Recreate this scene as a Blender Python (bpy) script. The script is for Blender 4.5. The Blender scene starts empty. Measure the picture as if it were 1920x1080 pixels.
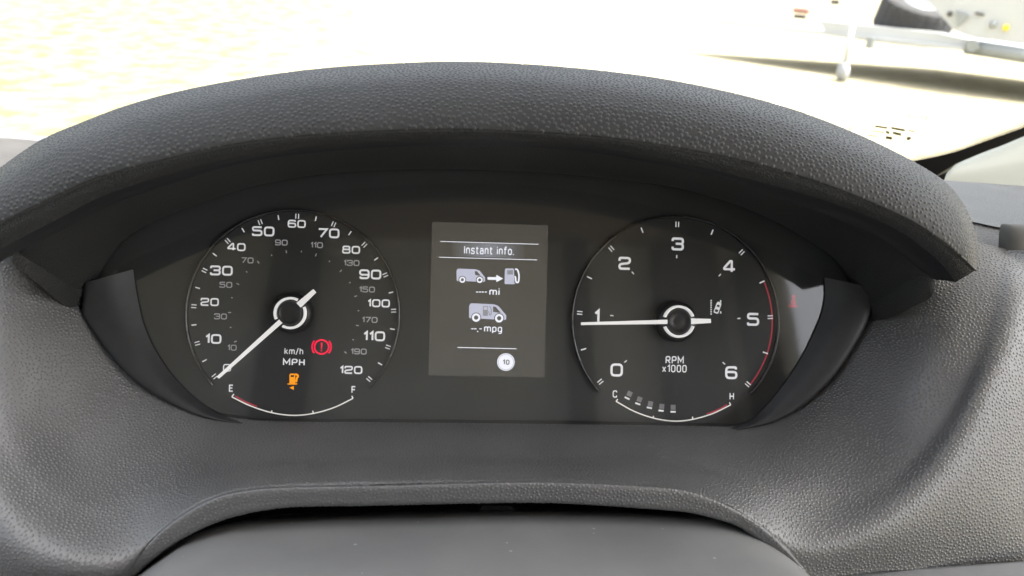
import bpy, bmesh, math, random
import numpy as np
from mathutils import Vector, Matrix

sc = bpy.context.scene
COL = sc.collection
R = math.radians
random.seed(7)

# ------------------------------------------------------------------ camera, sky, sun, exposure
# dash frame (millimetres): u right, v up along the dial face, w out of the dial face towards the driver
TILT = R(25.0)
AX = np.array([[1, 0, 0], [0, math.sin(TILT), math.cos(TILT)], [0, -math.cos(TILT), math.sin(TILT)]], float)
F = 1500.0            # focal length in photograph pixels (1920 wide)
DIST = 400.0
fw = np.array([math.sin(R(3.5)), math.sin(R(1.5)), -1.0]); fw /= np.linalg.norm(fw)
rt = np.cross(fw, [0, 1, 0]); rt /= np.linalg.norm(rt)
up = np.cross(rt, fw)
ro = R(1.3)
rt, up = math.cos(ro) * rt + math.sin(ro) * up, math.cos(ro) * up - math.sin(ro) * rt
CAMP = -DIST * fw

def W3(p):                                   # dash frame mm -> world metres
    return (np.asarray(p, float) @ AX) * 0.001
CW = W3(CAMP); FWW = fw @ AX; RTW = rt @ AX; UPW = up @ AX

def ray(x, y):
    return fw + (x - 960) / F * rt + (540 - y) / F * up
def uvw(x, y, w):                            # a point of the dash at height w over the dial face
    d = ray(x, y); t = (w - CAMP[2]) / d[2]
    return CAMP + t * d
def ground_pt(x, y, z):                      # a point at world height z
    d = ray(x, y) @ AX; t = (z - CW[2]) / d[2]
    return CW + t * d
def far_pt(x, y, dist):                      # a point at a distance in metres along the view
    d = ray(x, y) @ AX
    return CW + d * dist

cam = bpy.data.objects.new('camera', bpy.data.cameras.new('camera'))
COL.objects.link(cam)
cam.matrix_world = Matrix([[RTW[i], UPW[i], -FWW[i], CW[i]] for i in range(3)] + [[0, 0, 0, 1]])
cam.data.sensor_width = 36.0
cam.data.lens = F / 1920 * 36
cam.data.clip_start = 0.01; cam.data.clip_end = 2000
cam.data.dof.use_dof = True
cam.data.dof.focus_distance = 0.365
cam.data.dof.aperture_fstop = 14.0
sc.camera = cam

SUN_EL, SUN_AZ = R(62), R(112)               # azimuth of the sun, clockwise from +Y
world = bpy.data.worlds.new('World'); sc.world = world
world.use_nodes = True
wn = world.node_tree.nodes; wl = world.node_tree.links
sky = wn.new('ShaderNodeTexSky'); sky.sky_type = 'NISHITA'; sky.sun_disc = False
sky.sun_elevation = SUN_EL; sky.sun_rotation = SUN_AZ
sky.dust_density = 7.0; sky.air_density = 1.0; sky.ozone_density = 0.0
hz = wn.new('ShaderNodeHueSaturation'); hz.inputs['Saturation'].default_value = 0.38     # thin white haze
wl.new(sky.outputs[0], hz.inputs['Color']); wl.new(hz.outputs[0], wn['Background'].inputs[0])
wn['Background'].inputs[1].default_value = 0.15
sun = bpy.data.objects.new('sun', bpy.data.lights.new('sun', 'SUN'))
COL.objects.link(sun)
sun.data.energy = 2.2; sun.data.angle = R(0.5); sun.data.color = (1.0, 0.95, 0.86)
sd = Vector((math.sin(SUN_AZ) * math.cos(SUN_EL), math.cos(SUN_AZ) * math.cos(SUN_EL), math.sin(SUN_EL)))
sun.rotation_euler = sd.to_track_quat('Z', 'Y').to_euler()
sun.location = (0, 0, 5)
sc.view_settings.view_transform = 'Standard'; sc.view_settings.look = 'None'
sc.view_settings.exposure = 2.38; sc.view_settings.gamma = 1.0
sc.view_settings.use_curve_mapping = False
sc.render.engine = 'CYCLES'
sc.cycles.use_denoising = True
sc.cycles.max_bounces = 10; sc.cycles.transparent_max_bounces = 16
sc.cycles.caustics_reflective = False; sc.cycles.caustics_refractive = False

# ------------------------------------------------------------------ materials
def nt(name):
    m = bpy.data.materials.new(name); m.use_nodes = True
    return m, m.node_tree.nodes, m.node_tree.links, m.node_tree.nodes['Principled BSDF']

def plain(name, col, rough=0.5, spec=0.5, metal=0.0, emit=0.0, ecol=None, noise=0.0, nscale=40):
    m, n, l, b = nt(name)
    b.inputs['Base Color'].default_value = (*col, 1)
    b.inputs['Roughness'].default_value = rough
    b.inputs['Specular IOR Level'].default_value = spec
    b.inputs['Metallic'].default_value = metal
    if emit:
        b.inputs['Emission Color'].default_value = (*(ecol or col), 1)
        b.inputs['Emission Strength'].default_value = emit
    if noise:
        tc = n.new('ShaderNodeTexCoord'); t = n.new('ShaderNodeTexNoise')
        t.inputs['Scale'].default_value = nscale; t.inputs['Detail'].default_value = 5
        l.new(tc.outputs['Object'], t.inputs['Vector'])
        mr = n.new('ShaderNodeMapRange')
        mr.inputs['From Min'].default_value = 0.3; mr.inputs['From Max'].default_value = 0.7
        mr.inputs['To Min'].default_value = 1 - noise; mr.inputs['To Max'].default_value = 1 + noise
        l.new(t.outputs[0], mr.inputs['Value'])
        mx = n.new('ShaderNodeMix'); mx.data_type = 'RGBA'; mx.blend_type = 'MULTIPLY'
        mx.inputs['Factor'].default_value = 1
        mx.inputs['A'].default_value = (*col, 1)
        l.new(mr.outputs[0], mx.inputs['B']); l.new(mx.outputs['Result'], b.inputs['Base Color'])
        m2 = n.new('ShaderNodeMapRange')
        m2.inputs['To Min'].default_value = rough - noise * .4; m2.inputs['To Max'].default_value = rough + noise * .4
        l.new(t.outputs[0], m2.inputs['Value']); l.new(m2.outputs[0], b.inputs['Roughness'])
    return m

def grain(name, col, cell, depth, rough=0.5, rnd=0.75, spec=0.5, tint=0.25):
    """moulded leather grain: small raised pebbles, laid out in the surface's own millimetres"""
    m, n, l, b = nt(name)
    uv = n.new('ShaderNodeUVMap'); uv.uv_map = 'mm'
    wob = n.new('ShaderNodeTexNoise'); wob.noise_dimensions = '2D'
    wob.inputs['Scale'].default_value = 0.05 / cell; wob.inputs['Detail'].default_value = 1
    l.new(uv.outputs[0], wob.inputs['Vector'])
    sub = n.new('ShaderNodeVectorMath'); sub.operation = 'SUBTRACT'; sub.inputs[1].default_value = (.5, .5, .5)
    l.new(wob.outputs['Color'], sub.inputs[0])
    scl_ = n.new('ShaderNodeVectorMath'); scl_.operation = 'SCALE'; scl_.inputs['Scale'].default_value = cell * 2
    l.new(sub.outputs[0], scl_.inputs[0])
    add = n.new('ShaderNodeVectorMath'); add.operation = 'ADD'
    l.new(uv.outputs[0], add.inputs[0]); l.new(scl_.outputs[0], add.inputs[1])
    vo = n.new('ShaderNodeTexVoronoi'); vo.voronoi_dimensions = '2D'; vo.feature = 'F1'
    vo.inputs['Scale'].default_value = 1 / cell; vo.inputs['Randomness'].default_value = rnd
    l.new(add.outputs[0], vo.inputs['Vector'])
    mr = n.new('ShaderNodeMapRange'); mr.interpolation_type = 'SMOOTHSTEP'
    mr.inputs['From Min'].default_value = 0.06; mr.inputs['From Max'].default_value = 0.40
    mr.inputs['To Min'].default_value = 1; mr.inputs['To Max'].default_value = 0
    l.new(vo.outputs['Distance'], mr.inputs['Value'])
    bp = n.new('ShaderNodeBump'); bp.inputs['Strength'].default_value = 1.0
    bp.inputs['Distance'].default_value = depth * 0.001
    l.new(mr.outputs[0], bp.inputs['Height']); l.new(bp.outputs[0], b.inputs['Normal'])
    big = n.new('ShaderNodeTexNoise'); big.noise_dimensions = '2D'
    big.inputs['Scale'].default_value = 0.03; big.inputs['Detail'].default_value = 4
    l.new(uv.outputs[0], big.inputs['Vector'])
    m2 = n.new('ShaderNodeMapRange'); m2.inputs['To Min'].default_value = 1 - tint; m2.inputs['To Max'].default_value = 1 + tint
    l.new(big.outputs[0], m2.inputs['Value'])
    mx = n.new('ShaderNodeMix'); mx.data_type = 'RGBA'; mx.blend_type = 'MULTIPLY'; mx.inputs['Factor'].default_value = 1
    mx.inputs['A'].default_value = (*col, 1); l.new(m2.outputs[0], mx.inputs['B'])
    l.new(mx.outputs['Result'], b.inputs['Base Color'])
    b.inputs['Roughness'].default_value = rough; b.inputs['Specular IOR Level'].default_value = spec
    return m

def thin_glass(name, tint=(1, 1, 1), rough=0.0, f0_=0.045):
    m, n, l, b = nt(name)
    n.remove(b)
    tr = n.new('ShaderNodeBsdfTransparent'); tr.inputs[0].default_value = (*tint, 1)
    gl = n.new('ShaderNodeBsdfGlossy'); gl.inputs['Roughness'].default_value = rough
    lw = n.new('ShaderNodeLayerWeight'); lw.inputs['Blend'].default_value = .5
    pw = n.new('ShaderNodeMath'); pw.operation = 'POWER'; pw.inputs[1].default_value = 5
    l.new(lw.outputs['Facing'], pw.inputs[0])
    fr = n.new('ShaderNodeMath'); fr.operation = 'MULTIPLY_ADD'; fr.inputs[1].default_value = 1 - f0_; fr.inputs[2].default_value = f0_
    l.new(pw.outputs[0], fr.inputs[0])
    mx = n.new('ShaderNodeMixShader')
    l.new(fr.outputs[0], mx.inputs[0]); l.new(tr.outputs[0], mx.inputs[1]); l.new(gl.outputs[0], mx.inputs[2])
    l.new(mx.outputs[0], n['Material Output'].inputs['Surface'])
    return m

HOODP = plain('hood_pebble', (0.046, 0.047, 0.047), .36, .36)
FASCP = plain('fascia_pebble', (0.112, 0.113, 0.113), .40, 1.0)
HOODG = grain('hood_grain', (0.044, 0.045, 0.045), 0.5, 0.02, 0.47, 0.8, spec=.20)
FASCG = grain('fascia_grain', (0.112, 0.113, 0.113), 0.5, 0.015, 0.42, 0.8, spec=1.0)
SHRDG = grain('shroud_grain', (0.030, 0.031, 0.031), 1.2, 0.3, 0.55, 0.8)
DTOPG = grain('dash_top_grain', (0.085, 0.085, 0.086), 1.7, 0.2, 0.55, 0.8)
LIPM = plain('lip_plastic', (0.018, 0.018, 0.020), 0.55, 0.4, noise=.15, nscale=300)
BEZM = plain('bezel_plastic', (0.024, 0.025, 0.027), 0.5, 0.45, noise=.12, nscale=200)
FACEM = plain('dial_face_black', (0.040, 0.0415, 0.0425), 0.6, 0.3, noise=.06, nscale=60)
RINGM = plain('gloss_black', (0.030, 0.030, 0.032), 0.14, 1.0)
HUBM = plain('hub_black', (0.020, 0.021, 0.023), 0.38, 0.5)
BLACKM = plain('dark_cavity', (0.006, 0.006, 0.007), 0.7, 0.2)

# ------------------------------------------------------------------ object helpers
ROOTLOC = {}
def root(name, label, cat, base, group=None, kind=None):
    o = bpy.data.objects.new(name, None); COL.objects.link(o)
    o.empty_display_size = 0.05
    o.location = base
    ROOTLOC[o.name] = np.array(base, float)
    o['label'] = label; o['category'] = cat
    if group: o['group'] = group
    if kind: o['kind'] = kind
    return o

def rootof(o):
    while o.parent is not None: o = o.parent
    return o

def obj(name, verts, faces, mat, parent=None, smooth=True, uvs=None, label=None, kind=None):
    """verts in world metres"""
    v = np.asarray(verts, float).reshape(-1, 3)
    if parent is not None: v = v - ROOTLOC.get(rootof(parent).name, np.zeros(3))
    me = bpy.data.meshes.new(name)
    me.from_pydata(v.tolist(), [], [list(map(int, f)) for f in faces])
    if uvs is not None:
        ul = me.uv_layers.new(name='mm')
        for lp in me.loops: ul.data[lp.index].uv = uvs[lp.vertex_index]
    me.materials.append(mat)
    me.update()
    if smooth: me.polygons.foreach_set('use_smooth', [True] * len(me.polygons))
    o = bpy.data.objects.new(name, me); COL.objects.link(o)
    if parent is not None: o.parent = parent
    if label: o['label'] = label
    if kind: o['kind'] = kind
    return o

def cr(P, ts):
    """Catmull-Rom through P (n x k) at parameters ts in 0..n-1"""
    P = np.asarray(P, float); n = len(P)
    E = np.vstack([2 * P[0] - P[1], P, 2 * P[-1] - P[-2]])
    out = []
    for t in ts:
        i = min(int(t), n - 2); s = t - i
        a, b, c, d = E[i], E[i + 1], E[i + 2], E[i + 3]
        out.append(.5 * (2 * b + (c - a) * s + (2 * a - 5 * b + 4 * c - d) * s * s + (3 * b - a - 3 * c + d) * s ** 3))
    return np.array(out)

def loft(rails, nu, nv, lin=False):
    """rails: equal-length lists of dash-frame points -> grid (verts in world, faces, uv in mm)"""
    rails = [np.asarray(r, float) for r in rails]
    n = len(rails[0]); tu = np.linspace(0, n - 1, nu)
    rr = np.array([cr(r, tu) for r in rails])               # k x nu x 3
    tv = np.linspace(0, len(rails) - 1, nv)
    if lin or len(rails) == 2:
        g = np.array([rr[min(int(t), len(rails) - 2)] * (1 - (t - min(int(t), len(rails) - 2))) + rr[min(int(t), len(rails) - 2) + 1] * (t - min(int(t), len(rails) - 2)) for t in tv])
    else:
        g = cr(rr.reshape(len(rails), -1), tv).reshape(nv, nu, 3)
    return grid(g)

def grid(g):
    nv, nu, _ = g.shape
    ds = np.linalg.norm(np.diff(g, axis=1), axis=2); s = np.concatenate([np.zeros((nv, 1)), np.cumsum(ds, 1)], 1)
    s = s - s[:, nu // 2][:, None]
    dt = np.linalg.norm(np.diff(g, axis=0), axis=2); t = np.concatenate([np.zeros((1, nu)), np.cumsum(dt, 0)], 0)
    uv = np.stack([s, t], -1).reshape(-1, 2)
    faces = [(j * nu + i, j * nu + i + 1, (j + 1) * nu + i + 1, (j + 1) * nu + i) for j in range(nv - 1) for i in range(nu - 1)]
    return W3(g.reshape(-1, 3)), faces, uv

def rail(pts, w):
    ws = w if hasattr(w, '__len__') else [w] * len(pts)
    return np.array([uvw(x, y, q) for (x, y), q in zip(pts, ws)])

def lofted(name, rails, nu, nv, mat, parent, lin=False, **k):
    v, f, uv = loft(rails, nu, nv, lin)
    q = np.array(f); p = v[q]; nn_ = np.cross(p[:, 2] - p[:, 0], p[:, 3] - p[:, 1])
    hf = len(f) // 2
    if (nn_ * (CW - p.mean(1)))[:hf].sum() < 0: f = [t[::-1] for t in f]          # outer side towards the driver
    return obj(name, v, f, mat, parent, True, uv, **k)

def pebbles(src, spacing, r, h, mat, jit=.25, seed=3):
    """raised moulded grain: low domes scattered evenly over a part's surface (mm sizes)"""
    rng = np.random.default_rng(seed)
    me = src.data; nvt = len(me.vertices)
    co = np.empty(nvt * 3); me.vertices.foreach_get('co', co); co = co.reshape(-1, 3)
    no = np.empty(nvt * 3); me.vertices.foreach_get('normal', no); no = no.reshape(-1, 3)
    q = np.array([p.vertices[:] for p in me.polygons])
    off = ROOTLOC[rootof(src).name]
    d = co[q].mean(1) + off - CW                                             # keep to what the driver's eye region can see
    dep = d @ FWW; sx = 960 + F * (d @ RTW) / dep; sy = 540 - F * (d @ UPW) / dep
    fn = np.cross(co[q[:, 2]] - co[q[:, 0]], co[q[:, 3]] - co[q[:, 1]])
    ok = (sx > -260) & (sx < 2180) & (sy > -200) & (sy < 1280) & ((fn * -d).sum(1) > -.3 * np.linalg.norm(fn, axis=1) * np.linalg.norm(d, axis=1))
    q = q[ok]
    ar = .5 * np.linalg.norm(fn[ok], axis=1) * 1e6
    n_ = int(ar.sum() / spacing ** 2 * 7)
    k = rng.choice(len(q), n_, p=ar / ar.sum()); a, b = rng.random(n_), rng.random(n_)
    wt = np.stack([(1 - a) * (1 - b), a * (1 - b), a * b, (1 - a) * b], 1)
    P_ = (co[q[k]] * wt[:, :, None]).sum(1); N_ = (no[q[k]] * wt[:, :, None]).sum(1); N_ /= np.linalg.norm(N_, axis=1)[:, None]
    sp = spacing * .001; cell = np.floor(P_ / sp).astype(int).tolist(); pl = P_.tolist(); grid_ = {}; keep = []; s2 = sp * sp
    nb = [(i, j, m) for i in (-1, 0, 1) for j in (-1, 0, 1) for m in (-1, 0, 1)]
    for i in range(n_):
        cx, cy, cz = cell[i]; x, y, z = pl[i]; bad = False
        for dx, dy, dz in nb:
            for o in grid_.get((cx + dx, cy + dy, cz + dz), ()):
                if (o[0] - x) ** 2 + (o[1] - y) ** 2 + (o[2] - z) ** 2 < s2: bad = True; break
            if bad: break
        if not bad: grid_.setdefault((cx, cy, cz), []).append((x, y, z)); keep.append(i)
    P_, N_ = P_[keep], N_[keep]; m = len(P_)
    t1 = np.cross(N_, rng.normal(size=(m, 3))); t1 /= np.linalg.norm(t1, axis=1)[:, None]; t2 = np.cross(N_, t1)
    rr = r * .001 * (1 + jit * (rng.random(m) - .5))[:, None]; hh = h * .001 * (1 + jit * (rng.random(m) - .5))[:, None]
    V = [P_ + N_ * hh]
    for rad, hg in ((.52, .80), (1.0, -.10)):
        for e in range(6):
            t = 2 * math.pi * e / 6 + (.5 if rad == 1 else 0)
            V.append(P_ + (t1 * math.cos(t) + t2 * math.sin(t)) * rr * rad + N_ * hh * hg)
    V = np.stack(V, 1).reshape(-1, 3)
    tri = [(0, 1 + e, 1 + (e + 1) % 6) for e in range(6)]
    for e in range(6): tri += [(1 + e, 7 + e, 1 + (e + 1) % 6), (7 + e, 7 + (e + 1) % 6, 1 + (e + 1) % 6)]
    tri = np.array(tri); T_ = (tri[None] + (np.arange(m) * 13)[:, None, None]).reshape(-1)
    me2 = bpy.data.meshes.new('grain'); me2.vertices.add(len(V)); me2.vertices.foreach_set('co', V.ravel())
    nl = len(T_); me2.loops.add(nl); me2.loops.foreach_set('vertex_index', T_.astype(np.int32))
    me2.polygons.add(nl // 3); me2.polygons.foreach_set('loop_start', np.arange(0, nl, 3, dtype=np.int32))
    me2.update(calc_edges=True); me2.validate()
    me2.polygons.foreach_set('use_smooth', [True] * len(me2.polygons)); me2.materials.append(mat)
    o = bpy.data.objects.new('grain', me2); COL.objects.link(o); o.parent = src; o['kind'] = 'stuff'
    return o

def prism(poly, w0, w1):
    """flat polygon (dash-frame u,v list) given a thickness from w0 to w1"""
    n = len(poly)
    v = [(*p[:2], w1) for p in poly] + [(*p[:2], w0) for p in poly]
    f = [list(range(n))] + [[i, i + n, (i + 1) % n + n, (i + 1) % n][::-1] for i in range(n)]
    return W3(v), f

def disc(c, r, w, seg=48, r0=0.0, a0=0, a1=2 * math.pi):
    full = abs(a1 - a0 - 2 * math.pi) < 1e-6
    n = seg if full else seg + 1
    ang = [a0 + (a1 - a0) * i / seg for i in range(n)]
    if r0 <= 0:
        return W3([(c[0] + r * math.cos(a), c[1] + r * math.sin(a), w) for a in ang]), [list(range(n))]
    v = [(c[0] + q * math.cos(a), c[1] + q * math.sin(a), w) for q in (r0, r) for a in ang]
    m = seg
    f = [(i, i + n, (i + 1) % n + n, (i + 1) % n) for i in range(m)]
    return W3(v), f

def revolve(c, prof, seg=64, a0=0, a1=2 * math.pi):
    """profile of (radius, w) swept about the dial axis"""
    full = abs(a1 - a0 - 2 * math.pi) < 1e-6
    n = seg if full else seg + 1
    ang = [a0 + (a1 - a0) * i / seg for i in range(n)]
    v = [(c[0] + r * math.cos(a), c[1] + r * math.sin(a), w) for r, w in prof for a in ang]
    f = [(j * n + i, j * n + (i + 1) % n, (j + 1) * n + (i + 1) % n, (j + 1) * n + i) for j in range(len(prof) - 1) for i in range(seg)]
    if not full and True:
        f += [[j * n for j in range(len(prof))], [j * n + seg for j in range(len(prof))][::-1]]
    return W3(v), f

def ribbon(pts, sw, w, closed=False):
    """flat stroke along a dash-frame polyline"""
    P = [np.array(p[:2], float) for p in pts]
    n = len(P); v = []
    for i in range(n):
        a = P[(i - 1) % n] if (closed or i > 0) else None
        b = P[(i + 1) % n] if (closed or i < n - 1) else None
        d1 = (P[i] - a) if a is not None else None; d2 = (b - P[i]) if b is not None else None
        if d1 is None: d1 = d2
        if d2 is None: d2 = d1
        d1 = d1 / (np.linalg.norm(d1) + 1e-9); d2 = d2 / (np.linalg.norm(d2) + 1e-9)
        n1 = np.array([-d1[1], d1[0]]); n2 = np.array([-d2[1], d2[0]])
        mt = n1 + n2; mt /= (np.linalg.norm(mt) + 1e-9)
        k = sw / 2 / max(0.35, float(mt @ n1))
        v += [(*(P[i] + mt * k), w), (*(P[i] - mt * k), w)]
    m = n if closed else n - 1
    f = [(2 * i, 2 * i + 1, (2 * ((i + 1) % n)) + 1, 2 * ((i + 1) % n)) for i in range(m)]
    return np.array(v), f

def join(parts):
    V = []; Fc = []; k = 0
    for v, f in parts:
        V.append(np.asarray(v)); Fc += [[i + k for i in q] for q in f]; k += len(v)
    return np.vstack(V), Fc

def fillet(pts, r, closed=False, seg=5):
    P = [np.array(p, float) for p in pts]; n = len(P); out = []
    for i in range(n):
        if not closed and i in (0, n - 1): out.append(P[i]); continue
        a, b, c = P[(i - 1) % n], P[i], P[(i + 1) % n]
        la, lc = np.linalg.norm(a - b), np.linalg.norm(c - b)
        rr = min(r, la * .49, lc * .49)
        p, q = b + (a - b) / la * rr, b + (c - b) / lc * rr
        for s in np.linspace(0, 1, seg): out.append((1 - s) ** 2 * p + 2 * s * (1 - s) * b + s * s * q)
    return out

exec_glyphs = {
 '0': (1.0, [([(0, 0), (0, 1), (1, 1), (1, 0)], True)]),
 '1': (.42, [([(0, .74), (.62, 1), (.62, 0)], False)]),
 '2': (1.0, [([(0, .72), (0, 1), (1, 1), (1, .55), (0, .40), (0, 0), (1, 0)], False)]),
 '3': (1.0, [([(0, .76), (0, 1), (1, 1), (1, .52), (.3, .52)], False), ([(.3, .52), (1, .52), (1, 0), (0, 0), (0, .24)], False)]),
 '4': (1.0, [([(.74, 0), (.74, 1), (.58, 1), (0, .36), (0, .24), (1.06, .24)], False)]),
 '5': (1.0, [([(1, 1), (0, 1), (0, .58), (1, .58), (1, 0), (0, 0), (0, .2)], False)]),
 '6': (1.0, [([(.94, .80), (.94, 1), (0, 1), (0, 0), (1, 0), (1, .56), (0, .56)], False)]),
 '7': (.95, [([(0, 1), (1, 1), (.28, 0)], False)]),
 '8': (1.0, [([(0, 0), (0, .54), (1, .54), (1, 0)], True), ([(.05, .54), (.05, 1), (.95, 1), (.95, .54)], True)]),
 '9': (1.0, [([(.06, .20), (.06, 0), (1, 0), (1, 1), (0, 1), (0, .44), (1, .44)], False)]),
}
GLY = exec_glyphs
def number(s, c, h, sw, asp, gap, w):
    """squared gauge numerals centred on c, cap height h, digit width asp*h"""
    wd = [GLY[ch][0] * asp * h for ch in s]
    tot = sum(wd) + gap * h * (len(s) - 1)
    x = c[0] - tot / 2; parts = []
    for ch, ww in zip(s, wd):
        for pts, cl in GLY[ch][1]:
            q = [(x + sw / 2 + px * (ww - sw), c[1] - h / 2 + sw / 2 + py * (h - sw)) for px, py in pts]
            if ch in '1': q = [(x + sw / 2 + px / .62 * (ww - sw), y) for (px, _), (_, y) in zip(pts, q)]
            rad = h * .26 if ch in '0235689' else h * .04
            q = fillet(q, rad, cl) if ch not in '17' else q
            v, f = ribbon(q, sw, w, cl); parts.append((v, f))
        x += ww + gap * h
    # strokes of one numeral overlap: lift later strokes by a hair
    for i, (v, f) in enumerate(parts): v[:, 2] += i * 0.012
    v, f = join(parts)
    return W3(v), f

LET = {   # lettering, cap height 1: (strokes (points, closed, corner radius), width)
 'I': ([([(0, 0), (0, 1)], 0, 0)], 0), 'i': ([([(0, 0), (0, .72)], 0, 0), ([(0, .90), (0, 1.04)], 0, 0)], 0),
 'n': ([([(0, 0), (0, .72)], 0, 0), ([(.02, .40), (.02, .72), (.46, .72), (.46, 0)], 0, .24)], .46),
 'h': ([([(0, 0), (0, 1)], 0, 0), ([(.02, .40), (.02, .72), (.46, .72), (.46, 0)], 0, .24)], .46),
 'm': ([([(0, 0), (0, .72)], 0, 0), ([(.02, .4), (.02, .72), (.40, .72), (.40, 0)], 0, .2), ([(.42, .4), (.42, .72), (.80, .72), (.80, 0)], 0, .2)], .80),
 's': ([([(.42, .58), (.42, .72), (.01, .72), (.01, .38), (.44, .34), (.44, 0), (0, 0), (0, .14)], 0, .17)], .44),
 't': ([([(.12, .95), (.12, 0), (.36, 0)], 0, .14), ([(-.02, .72), (.34, .72)], 0, 0)], .34),
 'f': ([([(.40, 1), (.13, 1), (.13, 0)], 0, .16), ([(-.02, .72), (.36, .72)], 0, 0)], .36),
 'a': ([([(.03, .58), (.03, .72), (.44, .72), (.44, 0)], 0, .2), ([(.44, .42), (0, .42), (0, 0), (.44, 0)], 0, .18)], .44),
 'o': ([([(0, 0), (0, .72), (.48, .72), (.48, 0)], 1, .24)], .48), '.': ([([(0, -.07), (0, .08)], 0, 0)], 0),
 'p': ([([(0, -.28), (0, .72)], 0, 0), ([(0, 0), (0, .72), (.46, .72), (.46, 0)], 1, .22)], .46),
 'g': ([([(.46, .70), (.46, -.28), (.05, -.28)], 0, .18), ([(0, 0), (0, .72), (.46, .72), (.46, 0)], 1, .22)], .46),
 'k': ([([(0, 0), (0, 1)], 0, 0), ([(.42, .72), (.02, .28)], 0, 0), ([(.15, .42), (.46, 0)], 0, 0)], .46),
 '/': ([([(0, -.1), (.36, 1.05)], 0, 0)], .36), 'M': ([([(0, 0), (0, 1), (.37, .3), (.74, 1), (.74, 0)], 0, 0)], .74),
 'P': ([([(0, 0), (0, 1), (.56, 1), (.56, .44), (0, .44)], 0, .2)], .56), 'H': ([([(0, 0), (0, 1)], 0, 0), ([(.56, 0), (.56, 1)], 0, 0), ([(0, .5), (.56, .5)], 0, 0)], .56),
 'R': ([([(0, 0), (0, 1), (.56, 1), (.56, .44), (0, .44)], 0, .2), ([(.28, .44), (.58, 0)], 0, 0)], .58),
 'x': ([([(0, .72), (.44, 0)], 0, 0), ([(.44, .72), (0, 0)], 0, 0)], .44), '1': ([([(0, .78), (.26, 1), (.26, 0)], 0, 0)], .26),
 '0': ([([(0, 0), (0, 1), (.52, 1), (.52, 0)], 1, .26)], .52), '3': ([([(0, .8), (0, 1), (.5, 1), (.5, .52), (.2, .52)], 0, .2), ([(.2, .52), (.5, .52), (.5, 0), (0, 0), (0, .2)], 0, .2)], .5),
 'E': ([([(.48, 1), (0, 1), (0, 0), (.48, 0)], 0, 0), ([(0, .52), (.42, .52)], 0, 0)], .48), 'F': ([([(.48, 1), (0, 1), (0, 0)], 0, 0), ([(0, .5), (.42, .5)], 0, 0)], .48),
 'C': ([([(.54, .74), (.54, 1), (0, 1), (0, 0), (.54, 0), (.54, .26)], 0, .24)], .54), 'Z': ([([(0, 1), (.5, 1), (0, 0), (.5, 0)], 0, 0)], .5), ' ': ([], .2),
}
def text(s, c, h, w, width=None, sw=.15, gap=.17):
    """drawn lettering centred on c, cap height h (mm), fitted to a width"""
    x = 0; parts = []
    for ch in s:
        st, wd = LET[ch]
        for pts, cl, r in st:
            q = [np.array((x + a, sw / 2 + b * (1 - sw))) for a, b in pts]
            if r: q = fillet(q, r, bool(cl), 6)
            parts.append(ribbon(q, sw, 0, bool(cl)))
        x += wd + sw + gap
    tot = x - gap
    kx = (width / tot) if width else h
    V = []
    for i, (v, f) in enumerate(parts):
        V.append((np.stack([c[0] + (v[:, 0] + sw / 2 - tot / 2) * kx, c[1] + (v[:, 1] - .5) * h, np.full(len(v), w + .012 * (i % 3))], 1), f))
    v, f = join(V)
    return W3(v), f

def box(c, s, M=None):
    """box centre c, size s (metres, world), optional 3x3 axes"""
    A = np.eye(3) if M is None else np.asarray(M, float)
    v = [np.asarray(c) + (sx * s[0] / 2) * A[0] + (sy * s[1] / 2) * A[1] + (sz * s[2] / 2) * A[2]
         for sz in (-1, 1) for sx, sy in ((-1, -1), (1, -1), (1, 1), (-1, 1))]
    f = [(0, 3, 2, 1), (4, 5, 6, 7), (0, 1, 5, 4), (1, 2, 6, 5), (2, 3, 7, 6), (3, 0, 4, 7)]
    return np.array(v), f

def tube(a, b, r, seg=16, r2=None, caps=True):
    a, b = np.asarray(a, float), np.asarray(b, float); d = b - a; d /= np.linalg.norm(d)
    x = np.cross(d, [0, 0, 1.0]); x = x if np.linalg.norm(x) > 1e-3 else np.array([1.0, 0, 0]); x /= np.linalg.norm(x); y = np.cross(d, x)
    r2 = r if r2 is None else r2
    v = [p + q * (math.cos(t) * x + math.sin(t) * y) for p, q in ((a, r), (b, r2)) for t in np.linspace(0, 2 * math.pi, seg, endpoint=False)]
    f = [(i, (i + 1) % seg, (i + 1) % seg + seg, i + seg) for i in range(seg)]
    if caps: f += [list(range(seg))[::-1], list(range(seg, 2 * seg))]
    return np.array(v), f

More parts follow.
